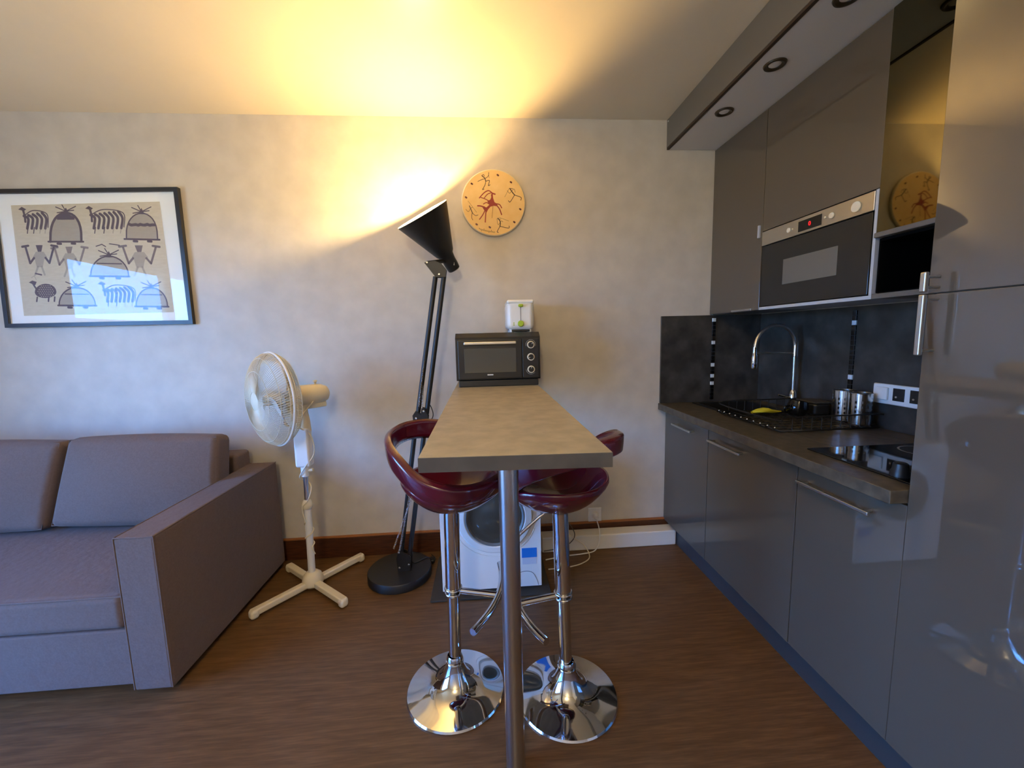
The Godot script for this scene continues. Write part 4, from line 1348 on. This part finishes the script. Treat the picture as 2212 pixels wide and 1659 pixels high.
# ---------------------------------------------------------------- wall things, washer, cords
func wall_things() -> void:
	# framed print
	var t := thing("framed_print", "large black framed cloth print of beasts and huts, above sofa", "picture", Vector3(-2.1, 1.84, 0.0))
	var a := Vector2(-2.63, 1.466)
	var b := Vector2(-1.642, 1.466)
	var c := Vector2(-1.642, 2.21)
	var d := Vector2(-2.6, 2.197)
	var w := 0.022
	var ia := a + Vector2(w, w)
	var ib := b + Vector2(-w, w)
	var ic := c + Vector2(-w, -w)
	var id := d + Vector2(w, -w)
	var at := Transform3D(Basis.IDENTITY, Vector3(0, 0, 0.003))
	for q in [[a, b, ib, ia], [b, c, ic, ib], [c, d, id, ic], [d, a, ia, id]]:
		part("frame_bar", prism(Sh.new(), q, at, 0.024), mats["picture frame black"], t)
	part("passepartout", prism(Sh.new(), [ia, ib, ic, id], at, 0.010), mats["passepartout"], t)
	var z := 0.0142
	var s := Sh.new()
	sheet(s, Vector3(-2.535, 1.53, z), Vector3(-1.745, 1.535, z), Vector3(-1.75, 2.137, z), Vector3(-2.51, 2.118, z))
	part("print", s, mats["cloth print"], t)
	part("glass", prism(Sh.new(), [ia, ib, ic, id], Transform3D(Basis.IDENTITY, Vector3(0, 0, 0.019)), 0.002), mats["picture glass"], t)
	# clock
	var cc := Vector3(0.092, 2.127, 0)
	t = thing("wall_clock", "round ochre painted wall clock with running figures and horned animal", "clock", cc)
	s = lathe(Sh.new(), [Vector2(0, 0.002), Vector2(0.182, 0.002), Vector2(0.187, 0.005), Vector2(0.188, 0.012), Vector2(0.185, 0.0175), Vector2(0.1815, 0.0195)], 72, frame_to(cc, Vector3.BACK))
	part("disc", s, mats["cream plastic"], t)
	s = Sh.new()
	var m := 72
	for i in m:
		var p := Vector2(cos(TAU * i / m), sin(TAU * i / m))
		var q := Vector2(cos(TAU * (i + 1) / m), sin(TAU * (i + 1) / m))
		var f := func(v): return cc + Vector3(v.x * 0.1815, v.y * 0.1815, 0.0195)
		var u := func(v): return Vector2(v.x * 0.5 + 0.5, 0.5 - v.y * 0.5)
		s.tri(cc + Vector3(0, 0, 0.0195), f.call(p), f.call(q), Vector3.BACK, Vector3.BACK, Vector3.BACK, Vector2(0.5, 0.5), u.call(p), u.call(q))
	part("face", s, mats["painted clock face"], t)
	s = Sh.new()
	part("hand", rod(Sh.new(), cc + Vector3(-0.004, -0.02, 0.022), cc + Vector3(-0.012, -0.085, 0.022), 0.0009, 6), mats["oak edge"], t)
	# wall socket
	var k := Vector3(0.697, 0.183, 0)
	t = thing("wall_socket", "square white wall socket above the white pipe casing", "socket", k)
	part("plate", box(Sh.new(), k + Vector3(0, 0, 0.006), Vector3(0.088, 0.092, 0.01), 0.004, Transform3D.IDENTITY, 2), mats["white plastic"], t)
	part("well", lathe(Sh.new(), [Vector2(0.0, 0.0125), Vector2(0.019, 0.0125), Vector2(0.024, 0.0115), Vector2(0.026, 0.0112)], 28, frame_to(k, Vector3.BACK)), mats["white paint"], t)
	# cords
	t = thing("power_cord", "white power cord plugged into the wall socket, hanging to floor", "cord", Vector3(0.69, 0.0, 0.12))
	part("plug", lathe(Sh.new(), [Vector2(0, 0.048), Vector2(0.01, 0.047), Vector2(0.015, 0.04), Vector2(0.0175, 0.02), Vector2(0.0175, 0.0135)], 20, frame_to(k + Vector3(0, -0.004, 0), Vector3.BACK)), mats["white plastic"], t)
	part("cable", tube(Sh.new(), smooth_path([k + Vector3(0, -0.015, 0.042), Vector3(0.698, 0.13, 0.1), Vector3(0.69, 0.07, 0.135), Vector3(0.655, 0.014, 0.15), Vector3(0.57, 0.004, 0.16), Vector3(0.47, 0.004, 0.17), Vector3(0.34, 0.004, 0.2)], 6), 0.0036, 8), mats["white plastic"], t)
	s = tube(Sh.new(), smooth_path([Vector3(0.36, 0.36, 0.06), Vector3(0.42, 0.22, 0.1), Vector3(0.5, 0.12, 0.13), Vector3(0.59, 0.05, 0.14), Vector3(0.61, 0.006, 0.2), Vector3(0.55, 0.004, 0.26), Vector3(0.46, 0.004, 0.29), Vector3(0.34, 0.004, 0.3)], 6), 0.0034, 8)
	single("cable", s, mats["cream plastic"], "cream cable curling on the floor beside the washing machine", "cable", Vector3(0.5, 0.0, 0.2))
	s = tube(Sh.new(), smooth_path([Vector3(0.34, 0.4, 0.03), Vector3(0.42, 0.27, 0.03), Vector3(0.5, 0.18, 0.06), Vector3(0.535, 0.12, 0.128), Vector3(0.5, 0.06, 0.13), Vector3(0.42, 0.03, 0.128), Vector3(0.34, 0.02, 0.128)], 6), 0.003, 8)
	single("cable", s, mats["grey cable"], "dark grey cable looping down behind the right bar stool", "cable", Vector3(0.45, 0.0, 0.1))


func washer() -> void:
	single("floor_mat", span(Sh.new(), Vector3(-0.31, 0.0008, 0.1), Vector3(0.32, 0.012, 0.525), 0.003), mats["rubber mat"], "dark grey mat under the white washing machine", "mat", Vector3(0, 0, 0.3))
	var t := thing("washing_machine", "small white front-loading washing machine under the bar table", "washing machine", Vector3(0.013, 0.0125, 0.28))
	var en: Material = mats["white enamel"]
	part("body", span(Sh.new(), Vector3(-0.25, 0.022, 0.045), Vector3(0.277, 0.7, 0.47), 0.01, 3), en, t)
	part("front_panel", span(Sh.new(), Vector3(-0.249, 0.024, 0.469), Vector3(0.276, 0.598, 0.476), 0.003, 2), en, t)
	part("control_panel", span(Sh.new(), Vector3(-0.249, 0.602, 0.469), Vector3(0.276, 0.7, 0.479), 0.004, 2), en, t)
	var c := Vector3(0.035, 0.428, 0.474)
	var f := frame_to(c, Vector3.BACK)
	var d := part("door", lathe(Sh.new(), [Vector2(0.198, 0.0), Vector2(0.198, 0.012), Vector2(0.19, 0.022), Vector2(0.16, 0.028), Vector2(0.154, 0.024)], 56, f, 25.0), en, t)
	part("seal_ring", lathe(Sh.new(), [Vector2(0.1545, 0.018), Vector2(0.154, 0.027), Vector2(0.148, 0.028), Vector2(0.14, 0.02)], 56, f), mats["grey seal"], d)
	part("door_glass", lathe(Sh.new(), [Vector2(0.141, 0.02), Vector2(0.125, 0.02), Vector2(0.11, 0.014), Vector2(0.07, 0.034), Vector2(0.03, 0.042), Vector2(0, 0.044)].map(func(q): return q), 48, f, 60.0), mats["washer glass"], d)
	# lower relief arc and filter flap
	var q := []
	for i in 15:
		var a := lerpf(PI * 1.12, PI * 1.88, i / 14.0)
		q.append(c + Vector3(cos(a) * 0.222, sin(a) * 0.222, 0.0025))
	part("relief", tube(Sh.new(), q, 0.0022, 6), en, t)
	part("filter_flap", tube(Sh.new(), smooth_path([Vector3(0.15, 0.03, 0.477), Vector3(0.15, 0.095, 0.477), Vector3(0.19, 0.112, 0.477), Vector3(0.228, 0.1, 0.477), Vector3(0.25, 0.06, 0.477), Vector3(0.258, 0.03, 0.477)], 4), 0.0014, 6), mats["grey seal"], t)
	part("sticker", span(Sh.new(), Vector3(0.172, 0.188, 0.4765), Vector3(0.252, 0.241, 0.4772), 0.0002), mats["blue sticker"], t, "bright blue label")
	part("sticker", span(Sh.new(), Vector3(0.174, 0.15, 0.4765), Vector3(0.25, 0.1875, 0.477), 0.0002), mats["pale sticker"], t, "pale lower label")
	for x in [-0.2, 0.225]:
		for z in [0.09, 0.42]:
			part("foot", cyl(Sh.new(), Vector3(x, 0.0125, z), Vector3(x, 0.024, z), 0.02, 14), mats["black plastic"], t)


const LAMP_E := 1.45
const SKY_E := 33.0
const FILL_E := 1.4  # strength of the added fill lamp


func _ready() -> void:
	# camera
	var cam := Camera3D.new()
	cam.name = "camera"
	cam.position = Vector3(0, 1.3527, 2.4762)
	cam.rotation = Vector3(-0.1182, -0.0708, -0.0243)
	cam.keep_aspect = Camera3D.KEEP_HEIGHT
	cam.fov = rad_to_deg(2.0 * atan(829.5 / 870.2))
	cam.near = 0.05
	cam.current = true
	add_child(cam)
	# sky and exposure
	var env := Environment.new()
	env.background_mode = Environment.BG_SKY
	var sky := Sky.new()
	var sm := ProceduralSkyMaterial.new()
	sm.sky_top_color = Color(0.27, 0.54, 1.0)
	sm.sky_horizon_color = Color(0.4, 0.69, 1.0)
	sm.ground_horizon_color = Color(0.42, 0.52, 0.62)
	sm.ground_bottom_color = Color(0.38, 0.42, 0.44)
	sm.sky_curve = 0.2
	sky.sky_material = sm
	env.sky = sky
	env.background_energy_multiplier = SKY_E
	env.tonemap_mode = Environment.TONE_MAPPER_LINEAR
	env.tonemap_exposure = 1.14
	env.sdfgi_enabled = true
	env.ssao_enabled = true
	env.ssil_enabled = true
	var we := WorldEnvironment.new()
	we.name = "world"
	we.environment = env
	add_child(we)

	make_materials()
	room()
	kitchen()
	bar()
	sofa()
	fan()
	lamp()
	wall_things()
	washer()
	var a := stool("burgundy bar stool left of the steel table leg, back towards the floor lamp")
	var b: Node3D = a.duplicate()
	b.name = numbered("bar_stool")
	add_child(b)
	b.set_meta("label", "burgundy bar stool right of the steel table leg, back to the camera")
	set_stool(a, Vector3(-0.145, 0.001, 1.048), -35, 20, 158, -0.016)
	set_stool(b, Vector3(0.276, 0.001, 1.118), 128, 62, 79, 0.026)
	globe()


func set_stool(o: Node3D, at: Vector3, turn: float, rest: float, lever: float, lean: float) -> void:
	o.position = at
	o.rotation.y = deg_to_rad(turn)
	var axis := o.basis.inverse() * Vector3.BACK
	for c in o.get_children():
		var y := rest if c.name == "footrest" else lever if c.name == "lever" else 0.0
		if c.name != "base":
			c.transform = Transform3D(Basis(axis, lean) * Basis(Vector3.UP, deg_to_rad(y)), Vector3.ZERO)


func globe() -> void:
	# fill lamp added behind the camera to brighten the whole room
	var c := Vector3(-0.3, 2.36, 3.6)
	var t := thing("added_fill_lamp", "round opal fill lamp added behind the camera to brighten the room", "lamp", c)
	part("canopy", lathe(Sh.new(), [Vector2(0, 0.19), Vector2(0.05, 0.195), Vector2(0.06, 0.235), Vector2(0, 0.2395)], 28, Transform3D(Basis.IDENTITY, c)), mats["white plastic"], t)
	part("stem", cyl(Sh.new(), c + Vector3(0, 0.14, 0), c + Vector3(0, 0.2, 0), 0.02, 16), mats["white plastic"], t)
	var q := []
	for i in 17:
		var a := PI * i / 16.0 - PI / 2
		q.append(Vector2(cos(a) * 0.15, sin(a) * 0.15))
	part("globe", lathe(Sh.new(), q, 36, Transform3D(Basis.IDENTITY, c), 60.0), mats["opal fill globe"], t)
	var li := OmniLight3D.new()
	li.name = "fill_light"
	li.light_color = Color(1.0, 0.93, 0.78)
	li.light_energy = FILL_E
	li.light_size = 0.12
	li.omni_range = 10.0
	li.omni_attenuation = 2.0
	li.shadow_enabled = true
	t.add_child(li)
